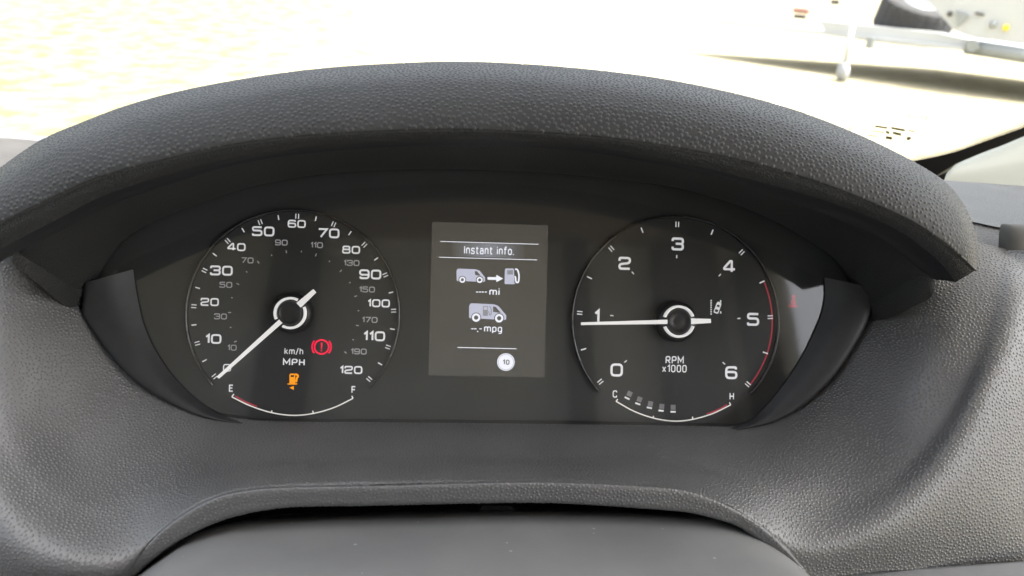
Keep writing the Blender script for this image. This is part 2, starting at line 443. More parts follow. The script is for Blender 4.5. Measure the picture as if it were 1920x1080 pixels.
# ------------------------------------------------------------------ ground outside
GZ = -1.10
def ground_mat():
    m, n, l, b = nt('pale_gravel')
    tc = n.new('ShaderNodeTexCoord')
    a = n.new('ShaderNodeTexNoise'); a.inputs['Scale'].default_value = 3.6; a.inputs['Detail'].default_value = 7; a.inputs['Roughness'].default_value = .62
    c = n.new('ShaderNodeTexNoise'); c.inputs['Scale'].default_value = 20; c.inputs['Detail'].default_value = 8; c.inputs['Roughness'].default_value = .75
    l.new(tc.outputs['Object'], a.inputs['Vector']); l.new(tc.outputs['Object'], c.inputs['Vector'])
    r1 = n.new('ShaderNodeValToRGB'); e = r1.color_ramp.elements
    e[0].position = .40; e[0].color = (.175, .156, .066, 1); e[1].position = .58; e[1].color = (.285, .258, .17, 1)
    l.new(a.outputs[0], r1.inputs[0])
    r2 = n.new('ShaderNodeValToRGB'); e = r2.color_ramp.elements
    e[0].position = .33; e[0].color = (.34, .32, .20, 1); e[1].position = .48; e[1].color = (1, 1, 1, 1)
    l.new(c.outputs[0], r2.inputs[0])
    mx = n.new('ShaderNodeMix'); mx.data_type = 'RGBA'; mx.blend_type = 'MULTIPLY'; mx.inputs['Factor'].default_value = 1
    l.new(r1.outputs[0], mx.inputs['A']); l.new(r2.outputs[0], mx.inputs['B'])
    # dry grass on the left gives way to pale gravel on the right
    sp_ = n.new('ShaderNodeSeparateXYZ'); l.new(tc.outputs['Object'], sp_.inputs[0])
    mr_ = n.new('ShaderNodeMapRange'); mr_.inputs['From Min'].default_value = -3.5; mr_.inputs['From Max'].default_value = 2.0
    l.new(sp_.outputs[0], mr_.inputs['Value'])
    gr = n.new('ShaderNodeMix'); gr.data_type = 'RGBA'; l.new(mr_.outputs[0], gr.inputs['Factor']); l.new(mx.outputs['Result'], gr.inputs['A'])
    m3 = n.new('ShaderNodeMix'); m3.data_type = 'RGBA'; m3.inputs['Factor'].default_value = .5; l.new(mx.outputs['Result'], m3.inputs['A']); m3.inputs['B'].default_value = (.36, .325, .25, 1)
    l.new(m3.outputs['Result'], gr.inputs['B'])
    l.new(gr.outputs['Result'], b.inputs['Base Color'])
    b.inputs['Roughness'].default_value = .95; b.inputs['Specular IOR Level'].default_value = .1
    bp = n.new('ShaderNodeBump'); bp.inputs['Strength'].default_value = .6; bp.inputs['Distance'].default_value = .02
    l.new(c.outputs[0], bp.inputs['Height']); l.new(bp.outputs[0], b.inputs['Normal'])
    return m
gv = [(x, y, GZ) for y in (-400, 400) for x in (-400, 400)]
g = obj('ground', gv, [(0, 1, 3, 2)], ground_mat(), smooth=False); g['kind'] = 'structure'; g['label'] = 'sunlit pale gravel yard outside the windscreen'

# ------------------------------------------------------------------ cab shell (behind and above the lens: shades the dash, shows in the reflections)
CABM = plain('cab_lining', (0.36, 0.30, 0.27), .8, .2, noise=.1, nscale=20)
CABD = plain('cab_trim_dark', (0.05, 0.05, 0.052), .7, .3, noise=.1, nscale=20)
CABG = plain('cab_panel_grey', (0.60, 0.62, 0.64), .7, .2, noise=.1, nscale=20)
def struct(name, parts, mat):
    v, f = join(parts); o = obj(name, v, f, mat, None, False); o['kind'] = 'structure'; return o
struct('cab_roof_blocker', [box((.43, -.225, .74), (1.0, .85, .04)), box((-.05, -.965, .741), (2.0, .63, .04))], CABM)  # unseen roof, outline cut off-centre to block the sun and admit left sky
struct('cab_back_wall', [box((-.45, -1.24, .04), (2.3, .04, 1.44))], CABG)
for px_, wd_ in ((-.38, .10), (.46, .14), (.22, .05)):  # unseen posts added to draw dark bands in the lens reflection
    struct('reflection_post', [box((px_, -1.20, .10), (wd_, .05, 1.22))], CABD)
struct('cab_floor', [box((-.45, -.35, -.72), (2.3, 1.7, .04))], CABD)
struct('cab_front_wall', [box((-.45, .52, -.40), (2.3, .04, .66))], CABD)
struct('cab_right_wall', [box((.60, -.36, -.44), (.05, 1.74, .52)), box((.60, -1.18, .25), (.05, .08, .86))], CABD)
struct('cab_left_wall', [box((-1.56, -.36, -.36), (.05, 1.74, .68)), box((-1.56, -1.15, .25), (.05, .14, .86))], CABD)

# ------------------------------------------------------------------ dashboard
DASH = root('dashboard', 'dark grey grained van dashboard with arched hood over the dials', 'dashboard', W3((0, -90, 30)))
L = [(-60, 455), (0, 419), (93, 375), (162, 343), (231, 320), (324, 297), (417, 276), (530, 260), (640, 251.5), (755, 246), (870, 244.5), (985, 248.5), (1100, 256), (1185, 265.5), (1269, 278.5), (1358, 295), (1447, 317), (1558, 351), (1691, 407), (1758, 447), (1802, 481), (1829, 507)]
P = [(-50, 500), (10, 462), (100, 415), (170, 378), (240, 350), (330, 323), (422, 300), (531, 281), (641, 271), (754, 264), (868, 262), (983, 265), (1095, 273), (1180, 286), (1262, 302), (1348, 321), (1432, 343), (1535, 372), (1652, 416), (1718, 455), (1763, 493), (1792, 529)]
B = [(-20, 505), (40, 468), (120, 432), (185, 396), (255, 368), (345, 339), (432, 313), (535, 294), (644, 283), (755, 276), (866, 274), (980, 277), (1090, 285), (1172, 298), (1253, 313), (1335, 333), (1415, 357), (1515, 393), (1625, 436), (1682, 472), (1720, 502), (1747, 522)]
S = [(-75, 395), (-30, 345), (28, 299), (85, 262), (150, 234), (240, 200), (345, 171.8), (480, 146.5), (610, 130), (745, 121), (870, 118), (1000, 123.5), (1125, 134.5), (1225, 147.5), (1330, 167), (1430, 191), (1530, 223), (1650, 274), (1757, 334), (1803, 385), (1825, 446), (1830, 503)]
n = len(L)
wl_ = np.array([96, 99, 102, 105] + [107] * (n - 8) + [105, 102, 98, 93.0])
ws_ = np.array([70, 58, 48, 43] + [40] * (n - 9) + [42, 45, 54, 68, 82.0])
def mixpx(a, b, t): return [(p[0] * (1 - t) + q[0] * t, p[1] * (1 - t) + q[1] * t) for p, q in zip(a, b)]
Lr = rail(L, wl_)
Sr = rail(S, ws_)
def midr(t, bulge):
    return rail(mixpx(L, S, t), wl_ * (1 - t) + ws_ * t + bulge)
def back(r, dw, dv, du=0):
    q = r.copy(); q[:, 2] += dw; q[:, 1] += dv
    q[:, 0] -= np.sign(q[:, 0]) * du
    return q
def hoodrail(t, g): return rail(mixpx(L, S, t), wl_ - (wl_ - ws_) * g)
hood = lofted('hood', [Lr, hoodrail(.04, -.025), hoodrail(.28, -.01), hoodrail(.56, .06), hoodrail(.80, .20), hoodrail(.94, .48), Sr, back(Sr, -24, -1.0, 1), back(Sr, -60, -8, 4)], 220, 60, HOODG, DASH, label='leather-grained arched hood over the dials')
pebbles(hood, 1.65, .84, .30, HOODP)
lofted('hood_edge', [Lr + np.array([0, .9, -.3]), Lr + np.array([0, .5, .55]), Lr + np.array([0, -.1, .65]), Lr + np.array([0, -.5, .1])], 200, 8, plain('hood_edge_plastic', (.06, .061, .061), .42, .6), hood)
lofted('hood_lip', [Lr + np.array([0, -.0, -.1]), rail(mixpx(L, P, .5), wl_ - 2), rail(P, wl_ - 7)], 200, 8, SHRDG, hood)
lofted('hood_liner', [rail(P, wl_ - 7.5), rail(mixpx(P, B, .5), wl_ - 16), rail(B, wl_ - 22), back(rail(B, wl_ - 22), -8, 6)], 200, 10, LIPM, hood)
# end cap of the hood, right tip
tip = W3([uvw(1829, 507, 93), uvw(1830, 503, 82), uvw(1792, 529, 86), uvw(1747, 522, 71), uvw(1790, 500, 50)])
obj('hood_end', tip, [(0, 2, 1), (2, 3, 4), (1, 2, 4)], LIPM, hood, False)

# dash top behind the hood, out to the windscreen, and the added black sheet behind the cluster
hb_ = cr(back(Sr, -60, -8, 4), np.linspace(0, n - 1, 40))
hbw = np.array([W3(p) for p in hb_])
fb = np.array([(-1.0 + 1.45 * i / 39, .50 - .18 * max(0, (i - 20) / 19) ** 2, -.075) for i in range(40)])
mb = .5 * hbw + .5 * fb; mb[:, 2] -= .01
gg = np.array([hbw, mb, fb])
obj('dash_shelf', gg.reshape(-1, 3), [(j * 40 + i, j * 40 + i + 1, (j + 1) * 40 + i + 1, (j + 1) * 40 + i) for j in range(2) for i in range(39)], plain('shelf_grey', (.07, .07, .072), .6, .3), DASH)
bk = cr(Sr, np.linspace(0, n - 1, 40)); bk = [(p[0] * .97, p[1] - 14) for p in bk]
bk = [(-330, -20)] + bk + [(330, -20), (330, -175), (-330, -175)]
obj('light_leak_sheet', W3([(*p, -4.0) for p in bk]), [list(range(len(bk)))], BLACKM, DASH, False)  # black sheet added to stop light leaking through the gaps

# upper inner shroud between hood and dials
T = [(150, 560), (178, 517), (222, 456), (278, 419), (370, 382), (463, 352), (550, 334), (640, 323), (745, 318), (850, 317), (925, 319), (1000, 322), (1090, 329), (1180, 339), (1265, 351), (1340, 371), (1400, 391), (1470, 423), (1530, 458), (1580, 497), (1611, 544), (1627, 579)]
n2 = len(T)
Bs = cr(np.array(B), np.linspace(1.0, n - 1.0, n2))
Bs = [(x, y - 10) for x, y in Bs]
Bs[0] = (28, 470); Bs[1] = (58, 452)
wB = np.array([60, 66] + [70] * (n2 - 4) + [66, 60.0]); wT = np.full(n2, 18.0)
shroud = lofted('inner_shroud', [rail(Bs, wB), rail(mixpx(Bs, T, .5), (wB + wT) / 2 + 1), rail(T, wT), back(rail(T, wT), -4, 3), back(rail(T, wT), -10, 4)], 200, 24, SHRDG, DASH, label='dark grained shroud arching above the dials')
lofted('shroud_end', [rail([(26, 470), (88, 508), (134, 537), (164, 545)], [60, 45, 30, 18]), rail([(23, 493), (80, 540), (111, 565), (153, 590)], [60, 45, 30, 16])], 24, 4, SHRDG, shroud)
lofted('shroud_end', [rail([(1749, 505), (1722, 516), (1690, 532), (1655, 556), (1620, 570)], [60, 55, 45, 31, 18]), rail([(1749, 520), (1733, 535), (1700, 560), (1661, 579), (1626, 579)], [60, 56, 46, 32, 18]), rail([(1750, 530), (1745, 557), (1712, 575), (1674, 594), (1630, 604)], [58, 54, 44, 30, 16])], 24, 4, SHRDG, shroud)

# side bezels, smooth
lb_in = [(250, 505), (253, 530), (260, 570), (270, 610), (290, 655), (320, 700), (360, 742), (410, 776), (470, 795)]
lb_out = [(160, 530), (156, 560), (158, 592), (182, 630), (215, 675), (258, 718), (310, 752), (380, 782), (460, 797)]
wl2 = np.array([22, 22, 22, 21.5, 21, 20, 18.5, 17, 15.3])
lofted('side_bezel', [rail(lb_in, 14), rail(mixpx(lb_in, lb_out, .5), wl2 * .6 + 6.8), rail(lb_out, wl2), back(rail(lb_out, wl2), -8, 0)], 60, 14, BEZM, DASH)
rb_in = [(1546, 520), (1547, 557), (1540, 590), (1526, 624), (1508, 662), (1488, 695), (1466, 726), (1440, 758), (1408, 788), (1370, 803)]
rb_out = [(1640, 540), (1634, 575), (1627, 600), (1610, 635), (1590, 668), (1565, 703), (1532, 738), (1495, 768), (1445, 793), (1385, 806)]
wr2 = np.array([22, 22, 22, 22, 21.5, 21, 20, 18.5, 17, 15.3])
lofted('side_bezel', [rail(rb_in, 14), rail(mixpx(rb_in, rb_out, .5), wr2 * .6 + 6.8), rail(rb_out, wr2), back(rail(rb_out, wr2), -8, 0)], 60, 14, BEZM, DASH)

# fascia: the bowl round the dials, its rim, and the arch cut over the steering column
FS = [  # F0, F1, F2 (rim), F3 (edge), with heights
 ((23, 480), (-40, 480), (-130, 500), (-260, 480), 40, 40, 38, 30),
 ((60, 530), (-10, 560), (-120, 600), (-250, 600), 34, 45, 48, 36),
 ((111, 565), (20, 620), (-110, 710), (-240, 730), 26, 46, 54, 42),
 ((155, 592), (50, 690), (-90, 830), (-210, 870), 20, 45, 60, 48),
 ((183, 632), (75, 770), (-50, 950), (-120, 1040), 18, 44, 76, 62),
 ((215, 677), (105, 830), (20, 1036), (-20, 1110), 17, 43.5, 84, 70),
 ((258, 719), (160, 870), (130, 1064), (118, 1130), 16, 43, 86, 72),
 ((310, 752), (225, 885), (232, 1068), (228, 1100), 16, 43, 82, 76),
 ((380, 782), (300, 885), (278, 1005), (268, 1031), 16, 44, 74, 75),
 ((450, 793), (370, 872), (345, 950), (335, 970), 16, 44, 73, 75),
 ((510, 796), (430, 862), (402, 916), (394, 936), 16, 44, 72, 75),
 ((580, 797), (510, 855), (492, 903), (486, 916), 16, 44, 72, 75),
 ((680, 797), (650, 850), (640, 898), (638, 910), 16, 44, 72, 75),
 ((900, 799), (900, 850), (900, 894), (900, 904), 16, 44, 72, 75),
 ((1080, 801), (1110, 852), (1130, 896), (1135, 906), 16, 44, 72, 75),
 ((1220, 803), (1240, 856), (1255, 902), (1258, 914), 16, 44, 72, 75),
 ((1310, 805), (1333, 868), (1345, 925), (1349, 939), 16, 47, 72, 75),
 ((1385, 806), (1405, 885), (1410, 958), (1413, 976), 16, 50, 73, 75),
 ((1445, 794), (1482, 905), (1478, 1012), (1478, 1033), 16, 52, 74, 75),
 ((1495, 769), (1552, 900), (1525, 1035), (1518, 1080), 16, 51, 74, 71),
 ((1532, 739), (1600, 860), (1640, 1000), (1665, 1070), 16, 44, 73, 66),
 ((1565, 704), (1650, 820), (1745, 938), (1810, 1062), 16, 44, 71, 60),
 ((1590, 669), (1690, 765), (1825, 850), (1960, 1051), 17, 44, 67, 56),
 ((1612, 636), (1715, 705), (1880, 750), (2080, 980), 18, 45, 63, 48),
 ((1640, 606), (1740, 650), (1915, 660), (2100, 720), 20, 45, 58, 40),
 ((1690, 580), (1770, 600), (1930, 580), (2120, 610), 26, 44, 50, 34),
 ((1744, 545), (1800, 550), (1935, 520), (2120, 540), 32, 40, 42, 28),
 ((1745, 430), (1822, 452), (1925, 478), (2120, 520), 22, 24, 24, 20),
]
def frail(i): return rail([s[i] for s in FS], [s[4 + i] for s in FS])
f0, f1, f2, f3 = frail(0), frail(1), frail(2), frail(3)
def soften(r, k):
    for _ in range(k):
        q = r.copy(); q[1:-1] = .5 * r[1:-1] + .25 * (r[:-2] + r[2:]); r = q
    return r
def dense(r): return cr(r, np.linspace(0, len(r) - 1, 112))
f0, f3 = dense(f0), dense(f3); f1 = soften(dense(f1), 40); f2 = soften(dense(f2), 16)
pre = back(f0, -8, 0)
fascia = lofted('fascia', [pre, f0, f1, .5 * (f1 + f2) + np.array([0, 0, 1.2]), f2, f3], 260, 56, FASCG, DASH, label='grey leather-grained fascia bowl round the dials')
pebbles(fascia, 1.35, .70, .22, FASCP)
aA = [(205, 1125), (232, 1080), (267, 1031), (311, 987), (368, 948), (420, 926), (486, 915), (574, 911), (705, 909), (880, 904), (1020, 902), (1144, 906), (1240, 912), (1297, 920), (1359, 944), (1407, 971), (1446, 1000), (1479, 1033), (1513, 1074), (1545, 1125)]
aB = [(230, 1120), (250, 1085), (283, 1052), (330, 1017), (390, 986), (442, 968), (508, 955), (574, 950), (705, 948), (880, 944), (1020, 943), (1144, 949), (1240, 956), (1290, 961), (1338, 972), (1383, 987), (1425, 1015), (1460, 1042), (1495, 1072), (1530, 1118)]
arch = lofted('arch_lip', [rail(aA, 75), rail(mixpx(aA, aB, .12), 77), rail(mixpx(aA, aB, .55), 76), rail(aB, 73), back(rail(aB, 73), -12, 1), back(rail(aB, 73), -55, 2)], 160, 20, FASCG, DASH, label='rounded edge of the fascia arched over the steering column')


pebbles(arch, 1.35, .70, .21, FASCP)
# lower panel beneath the fascia, bottom right
lofted('lower_panel', [rail([(1500, 1084), (1650, 1076), (1800, 1067), (1990, 1054)], 62), rail([(1500, 1087), (1650, 1079), (1800, 1070), (1990, 1057)], 65), rail([(1500, 1200), (1650, 1195), (1800, 1190), (1990, 1180)], 72)], 40, 10, plain('lower_panel_grey', (.13, .135, .14), .45, .5, noise=.06, nscale=120), DASH)
# dash top, right of the hood
edge = rail([(1700, 400), (1760, 405), (1818, 414), (1872, 425), (1960, 440), (2100, 462)], 8)
foot = rail([(1700, 420), (1760, 432), (1822, 452), (1880, 466), (1960, 487), (2100, 520)], 20)
far = rail([(1640, 300), (1700, 322), (1770, 338), (1850, 344), (1930, 350), (2080, 360)], -160)
lofted('dash_top', [foot, .5 * (foot + edge), edge, back(edge, -3, 1.2), .6 * edge + .4 * far + np.array([0, 1, 0]), far, back(far, -30, -20)], 60, 30, DTOPG, DASH, label='pale grey top of the dashboard beside the A-pillar')
# dash top, left of the hood
WARMLIT = grain('dash_top_warm_light', (0.15, 0.135, 0.12), 1.6, .06, .6, .8)  # dash plastic with the warm light on it put into its colour
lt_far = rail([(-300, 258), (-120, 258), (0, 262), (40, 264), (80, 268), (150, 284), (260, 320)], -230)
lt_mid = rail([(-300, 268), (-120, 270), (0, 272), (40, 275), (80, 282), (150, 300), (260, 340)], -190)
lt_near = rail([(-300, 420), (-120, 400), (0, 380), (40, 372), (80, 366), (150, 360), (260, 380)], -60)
lofted('dash_top', [back(lt_far, -30, -16), lt_far, lt_mid, lt_near], 50, 20, WARMLIT, DASH, label='dashboard top left of the hood, warm light in its colour')
sm = rail([(1, 267), (10, 275), (19, 285), (28, 298)], [-205, -192, -182, -172])
vv, ff = tube(W3(sm[0]), W3(sm[-1]), .0007, 8)
obj('seam', vv, ff, BLACKM, DASH)
ds = [W3(uvw(x, y, w)) for x, y, w in ((-300, 252, -330), (115, 256, -330), (115, 285, -322), (-300, 290, -322))]
cowl = lofted('scuttle_strip', [rail([(-300, 253), (-100, 254), (60, 255), (140, 258)], -345), rail([(-300, 262), (-100, 262), (60, 263), (140, 266)], -335), rail([(-300, 290), (-100, 290), (60, 291), (140, 294)], -330)], 20, 6, plain('scuttle_grey', (.20, .20, .21), .6, .3), DASH)
# rounded vent pod at the right edge of the dash top
pod_c = uvw(1945, 450, 24)
pg = []
for j in range(13):
    t = j / 12; a = math.pi * (.02 + .5 * t)
    row = []
    for i in range(25):
        s = i / 24 * math.pi
        e = 0.45
        cx = math.copysign(abs(math.cos(s)) ** e, math.cos(s)); sn = abs(math.sin(s)) ** e
        row.append((pod_c[0] - 17 * cx * (1 - .12 * t ** 2), pod_c[1] - 9 + 17 * math.sin(a) ** .6, pod_c[2] + 10 * sn * max(0, math.cos(a)) ** .7 - 4))
    pg.append(row)
v_, f_, uv_ = grid(np.array(pg))
obj('vent_pod', v_, f_, plain('pod_grey', (.10, .096, .085), .6, .4, noise=.1, nscale=100), DASH, True, uv_)

# ------------------------------------------------------------------ instrument cluster
CL = root('instrument_cluster', 'black instrument cluster with two round dials and a central display', 'instrument cluster', W3((0, -60, 0)))
lens_o = [(205, 470), (172, 522), (180, 563), (215, 620), (262, 675), (300, 715), (345, 752), (405, 782), (480, 796), (700, 796), (900, 798), (1100, 800), (1380, 806), (1420, 797), (1465, 770), (1520, 720), (1565, 660), (1595, 605), (1608, 560), (1600, 512)]
top_o = [(1560, 470), (1500, 430), (1400, 380), (1265, 343), (1090, 320), (900, 308), (745, 308), (600, 318), (463, 342), (370, 372), (280, 412)]
out = lens_o + top_o
ol = rail(out, 13.0)
cx0, cy0 = 905, 560
inn = [(cx0 + (x - cx0) * .992, cy0 + (y - cy0) * (.955 if y > 700 else (.98 if y > 560 else 1.0))) for x, y in out]
il = rail(inn, 0.0)
face = obj('face_plate', W3(il), [list(range(len(il)))[::-1]], FACEM, CL, False, label='matt black face behind the dials')
no = len(out)
ww = np.vstack([ol, il]); obj('side_wall', W3(ww), [(i, (i + 1) % no, (i + 1) % no + no, i + no) for i in range(no)], LIPM, CL)
LENSM = thin_glass('lens_clear', (1, 1, 1), .05, .072)
def lens_dust(m):
    n, l = m.node_tree.nodes, m.node_tree.links
    tc = n.new('ShaderNodeTexCoord'); vo = n.new('ShaderNodeTexVoronoi'); vo.inputs['Scale'].default_value = 95
    l.new(tc.outputs['Object'], vo.inputs['Vector'])
    sx = n.new('ShaderNodeSeparateColor'); l.new(vo.outputs['Color'], sx.inputs[0])
    mr = n.new('ShaderNodeMapRange'); mr.inputs['From Min'].default_value = .80; mr.inputs['To Min'].default_value = 0; mr.inputs['To Max'].default_value = .035
    l.new(sx.outputs[0], mr.inputs['Value'])
    lt = n.new('ShaderNodeMath'); lt.operation = 'LESS_THAN'; l.new(vo.outputs['Distance'], lt.inputs[0]); l.new(mr.outputs[0], lt.inputs[1])
    fac = n.new('ShaderNodeMath'); fac.operation = 'MULTIPLY_ADD'; fac.inputs[1].default_value = .35; l.new(lt.outputs[0], fac.inputs[0])
    no_ = n.new('ShaderNodeTexNoise'); no_.inputs['Scale'].default_value = 14; no_.inputs['Detail'].default_value = 5; l.new(tc.outputs['Object'], no_.inputs['Vector'])
    m2 = n.new('ShaderNodeMapRange'); m2.inputs['From Min'].default_value = .45; m2.inputs['From Max'].default_value = .8; m2.inputs['To Max'].default_value = .02
    l.new(no_.outputs[0], m2.inputs['Value']); l.new(m2.outputs[0], fac.inputs[2])
    df = n.new('ShaderNodeBsdfDiffuse'); df.inputs[0].default_value = (.6, .6, .58, 1)
    o_ = n['Material Output']; src = o_.inputs['Surface'].links[0].from_socket
    mx = n.new('ShaderNodeMixShader'); l.new(fac.outputs[0], mx.inputs[0]); l.new(src, mx.inputs[1]); l.new(df.outputs[0], mx.inputs[2]); l.new(mx.outputs[0], o_.inputs['Surface'])
lens_dust(LENSM)
obj('lens', W3(ol), [list(range(no))[::-1]], LENSM, CL, False, label='clear flat lens over the dials')

WHITE = plain('print_white', (.68, .68, .69), .6, .2, emit=.085, ecol=(.95, .96, 1))
WARMW = plain('print_warm', (.70, .69, .65), .6, .2, emit=.09, ecol=(1, .97, .9))
GREY = plain('print_grey', (.38, .38, .39), .6, .2, emit=.030, ecol=(.95, .95, 1))
NEEDM = plain('needle_white', (.8, .8, .8), .5, .3, emit=.085, ecol=(1, .99, .97))
REDM = plain('print_red', (.45, .04, .07), .6, .2, emit=.035, ecol=(1, .10, .14))
REDL = plain('lamp_red', (.5, .01, .04), .6, .2, emit=.17, ecol=(1, .012, .07))
REDD = plain('lamp_red_dim', (.25, .02, .04), .6, .2, emit=.045, ecol=(1, .03, .08))
ORGL = plain('lamp_orange', (.6, .25, .02), .6, .2, emit=.16, ecol=(1, .30, .005))
DIMM = plain('segment_grey', (.25, .24, .25), .6, .2, emit=.02)
UNLIT = plain('unlit_symbol', (.045, .045, .046), .5, .3)

def tick(parent, c, ang, r0, r1, sw, mat, w=.3):
    d = np.array([math.sin(ang), math.cos(ang)])
    v, f = ribbon([c + d * r0, c + d * r1], sw, w)
    return obj('tick', W3(v), f, mat, parent, False)
def dtick(parent, c, ang, r0, r1, sw, gap, mat, w=.3):
    d = np.array([math.sin(ang), math.cos(ang)]); q = np.array([d[1], -d[0]])
    for s in (-1, 1):
        v, f = ribbon([c + d * r0 + q * gap * s / 2, c + d * r1 + q * gap * s / 2], sw, w)
        obj('tick', W3(v), f, mat, parent, False)
def at(x, y, w=.3): return uvw(x, y, w)[:2]
def scl(x, y, w=.3): return np.linalg.norm(uvw(x + .5, y, w)[:2] - uvw(x - .5, y, w)[:2])

def dial_base(name, c, rad, label):
    v, f = disc(c, rad, .12, 96)
    return obj(name, v, f, FACEM, CL, False, label=label)

def ring(parent, c, r, a_end, lo=.1, hi=2.6):
    a0, a1 = math.pi / 2 - a_end, math.pi / 2 + a_end
    prof = [(r - .5, lo), (r - .42, hi - .5), (r - .2, hi), (r + .2, hi), (r + .5, hi - .5), (r + .6, lo)]
    v, f = revolve(c, prof, 120, a0, a1)
    obj('ring', v, f, RINGM, parent)
    # short raised collars where the ring is clipped
    for q in (-.62, -.25, .25, .62):
        aa = math.pi / 2 + q * a_end * 1.3
        prof2 = [(r - .65, lo), (r - .6, hi - .4), (r - .3, hi + .2), (r + .3, hi + .2), (r + .65, hi - .4), (r + .8, lo)]
        v, f = revolve(c, prof2, 14, aa - .12, aa + .12)
        obj('ring_clip', v, f, RINGM, parent)

def needle(parent, hubc, tip, tail, w, hub_r):
    d = (tip - hubc); ln = np.linalg.norm(d); d /= ln
    q = np.array([-d[1], d[0]])
    def bar(a, b, wa, wb):
        poly = [hubc + d * a - q * wa / 2, hubc + d * b - q * wb / 2, hubc + d * b + q * wb / 2, hubc + d * a + q * wa / 2]
        v, f = prism(poly, w - 1.6, w)
        return v, f
    tl = np.linalg.norm(tail - hubc)
    v, f = bar(hub_r * .74, ln, 2.1, 1.3); ob = obj('needle', v, f, NEEDM, parent, False, label='white needle')
    v, f = bar(-tl, -hub_r * .72, 2.0, 2.9); obj('needle_tail', v, f, NEEDM, parent, False)
    an = math.atan2(d[1], d[0])
    v, f = revolve(hubc, [(hub_r * 1.28, .2), (hub_r * 1.28, w - 5), (hub_r * 1.2, w - 3), (hub_r * 1.05, w - 2.2), (0.01, w - 2.0)], 64); obj('hub_base', v, f, HUBM, parent)
    gap = .33
    for k in (0, 1):
        a0 = an + k * math.pi + gap; a1 = an + (k + 1) * math.pi - gap
        v, f = revolve(hubc, [(hub_r * .84, w - 2.2), (hub_r * .85, w + .1), (hub_r * .98, w + .1), (hub_r * 1.0, w - 2.2)], 40, a0, a1)
        obj('hub_ring', v, f, NEEDM, parent, True)
    v, f = revolve(hubc, [(hub_r * .74, w - 2.1), (hub_r * .74, w - .2), (hub_r * .68, w + .5), (hub_r * .62, w + .5), (hub_r * .60, w + .2), (hub_r * .3, w + .45), (0.01, w + .5)], 64)
    obj('hub_cap', v, f, HUBM, parent)

# speedometer
cS = at(552, 590, 0); kS = scl(552, 590)
SP = dial_base('speedometer', cS, 200 * kS, 'speedometer dial from 0 to 120 miles per hour')
ring(SP, cS, 199 * kS, R(133))
for k in range(25):
    a = R(-129.6 + 5 * k * 2.16)
    if k % 2 == 0: dtick(SP, cS, a, 183 * kS, 192.5 * kS, .45, 1.35, WHITE)
    else: tick(SP, cS, a, 183 * kS, 192 * kS, .55, WHITE)
for k in range(1, 20):
    a = R(-129.6 + k * 10 * .62137 * 2.16)
    tick(SP, cS, a, (118 if k % 2 else 119.5) * kS, (123.5 if k % 2 else 122.5) * kS, .5, GREY)
def cp(x, y): return at(320 + x / 2.5125, 370 + y / 2.5125)
for s, x, y, h in [('10', 201, 667, 46), ('20', 184, 493, 38), ('30', 239, 345, 47), ('40', 310, 234, 38), ('50', 436, 160, 47), ('60', 594, 125, 38), ('70', 744, 169, 47), ('80', 850, 247, 38), ('90', 940, 363, 47), ('100', 980, 499, 38), ('110', 959, 654, 47), ('120', 850, 813, 38), ('0', 266, 803, 36)]:
    hh = h / 2.5125 * kS
    v, f = number(s, cp(x, y), hh, hh * (.185 if s != '0' else .15), 1.06, .13, .3); obj('numeral', v, f, WHITE, SP, False)
for s, x, y in [('10', 289, 708), ('30', 235, 561), ('50', 260, 412), ('70', 361, 297), ('90', 521, 213), ('110', 688, 225), ('130', 852, 309), ('150', 925, 434), ('170', 938, 577), ('190', 886, 726)]:
    hh = 28 / 2.5125 * kS
    v, f = number(s, cp(x, y), hh, hh * .165, 1.0, .13, .3); obj('numeral', v, f, GREY, SP, False)
def lett(par, s, px, py, hpx, mat, wpx, sw=.15, name='lettering'):
    v, f = text(s, at(px, py), hpx * scl(px, py), .3, wpx * scl(px, py), sw)
    return obj(name, v, f, mat, par, False)
lett(SP, 'km/h', 551, 658.5, 12.5, WHITE, 35, .13)
lett(SP, 'MPH', 551, 679, 13, WHITE, 41, .16)
needle(SP, uvw(543, 587, 9)[:2], uvw(408, 708, 9)[:2], uvw(591, 547, 9)[:2], 9, 31 * kS * .975)

# tachometer
cT = at(1266.5, 602, 0); kT = (scl(1266, 602) + .0) * 1.012
TA = dial_base('tachometer', cT, 193 * kT, 'tachometer dial from 0 to 6 thousand revolutions')
ring(TA, cT, 190.5 * kT, R(133))
for k in range(13):
    a = R(-129.6 + 21.6 * k)
    if k % 2 == 0:
        dtick(TA, cT, a, 172 * kT, 182 * kT, .5, 1.35, WHITE)
        tick(TA, cT, a, 115 * kT, 121 * kT, .55, WHITE)
    else: tick(TA, cT, a, 172 * kT, 182 * kT, .6, WHITE)
def ct(x, y): return at(1030 + x / 2.4, 370 + y / 2.4)
for s, x, y in [('0', 303, 777), ('1', 214, 535), ('2', 339, 297), ('3', 578, 210), ('4', 810, 311), ('5', 917, 549), ('6', 819, 789)]:
    hh = 57 / 2.4 * kT
    v, f = number(s, ct(x, y), hh, hh * .175, .97, .13, .3); obj('numeral', v, f, WHITE, TA, False)
def arcpts(c, r, a0, a1, n=40): return [c + r * np.array([math.sin(a), math.cos(a)]) for a in np.linspace(a0, a1, n)]
v, f = ribbon(arcpts(cT, 180.5 * kT, R(-129.6 + 43.2 * 4.5 + .6), R(129.0)), .6, .25); obj('red_line', W3(v), f, REDM, TA, False)
lett(TA, 'RPM', 1265, 675, 14, WHITE, 34, .15)
lett(TA, 'x1000', 1264.5, 691, 14, WHITE, 46, .15)
needle(TA, uvw(1274, 603, 9)[:2], uvw(1090, 607, 9)[:2], uvw(1333, 601, 9)[:2], 9, 30 * kT * .975)

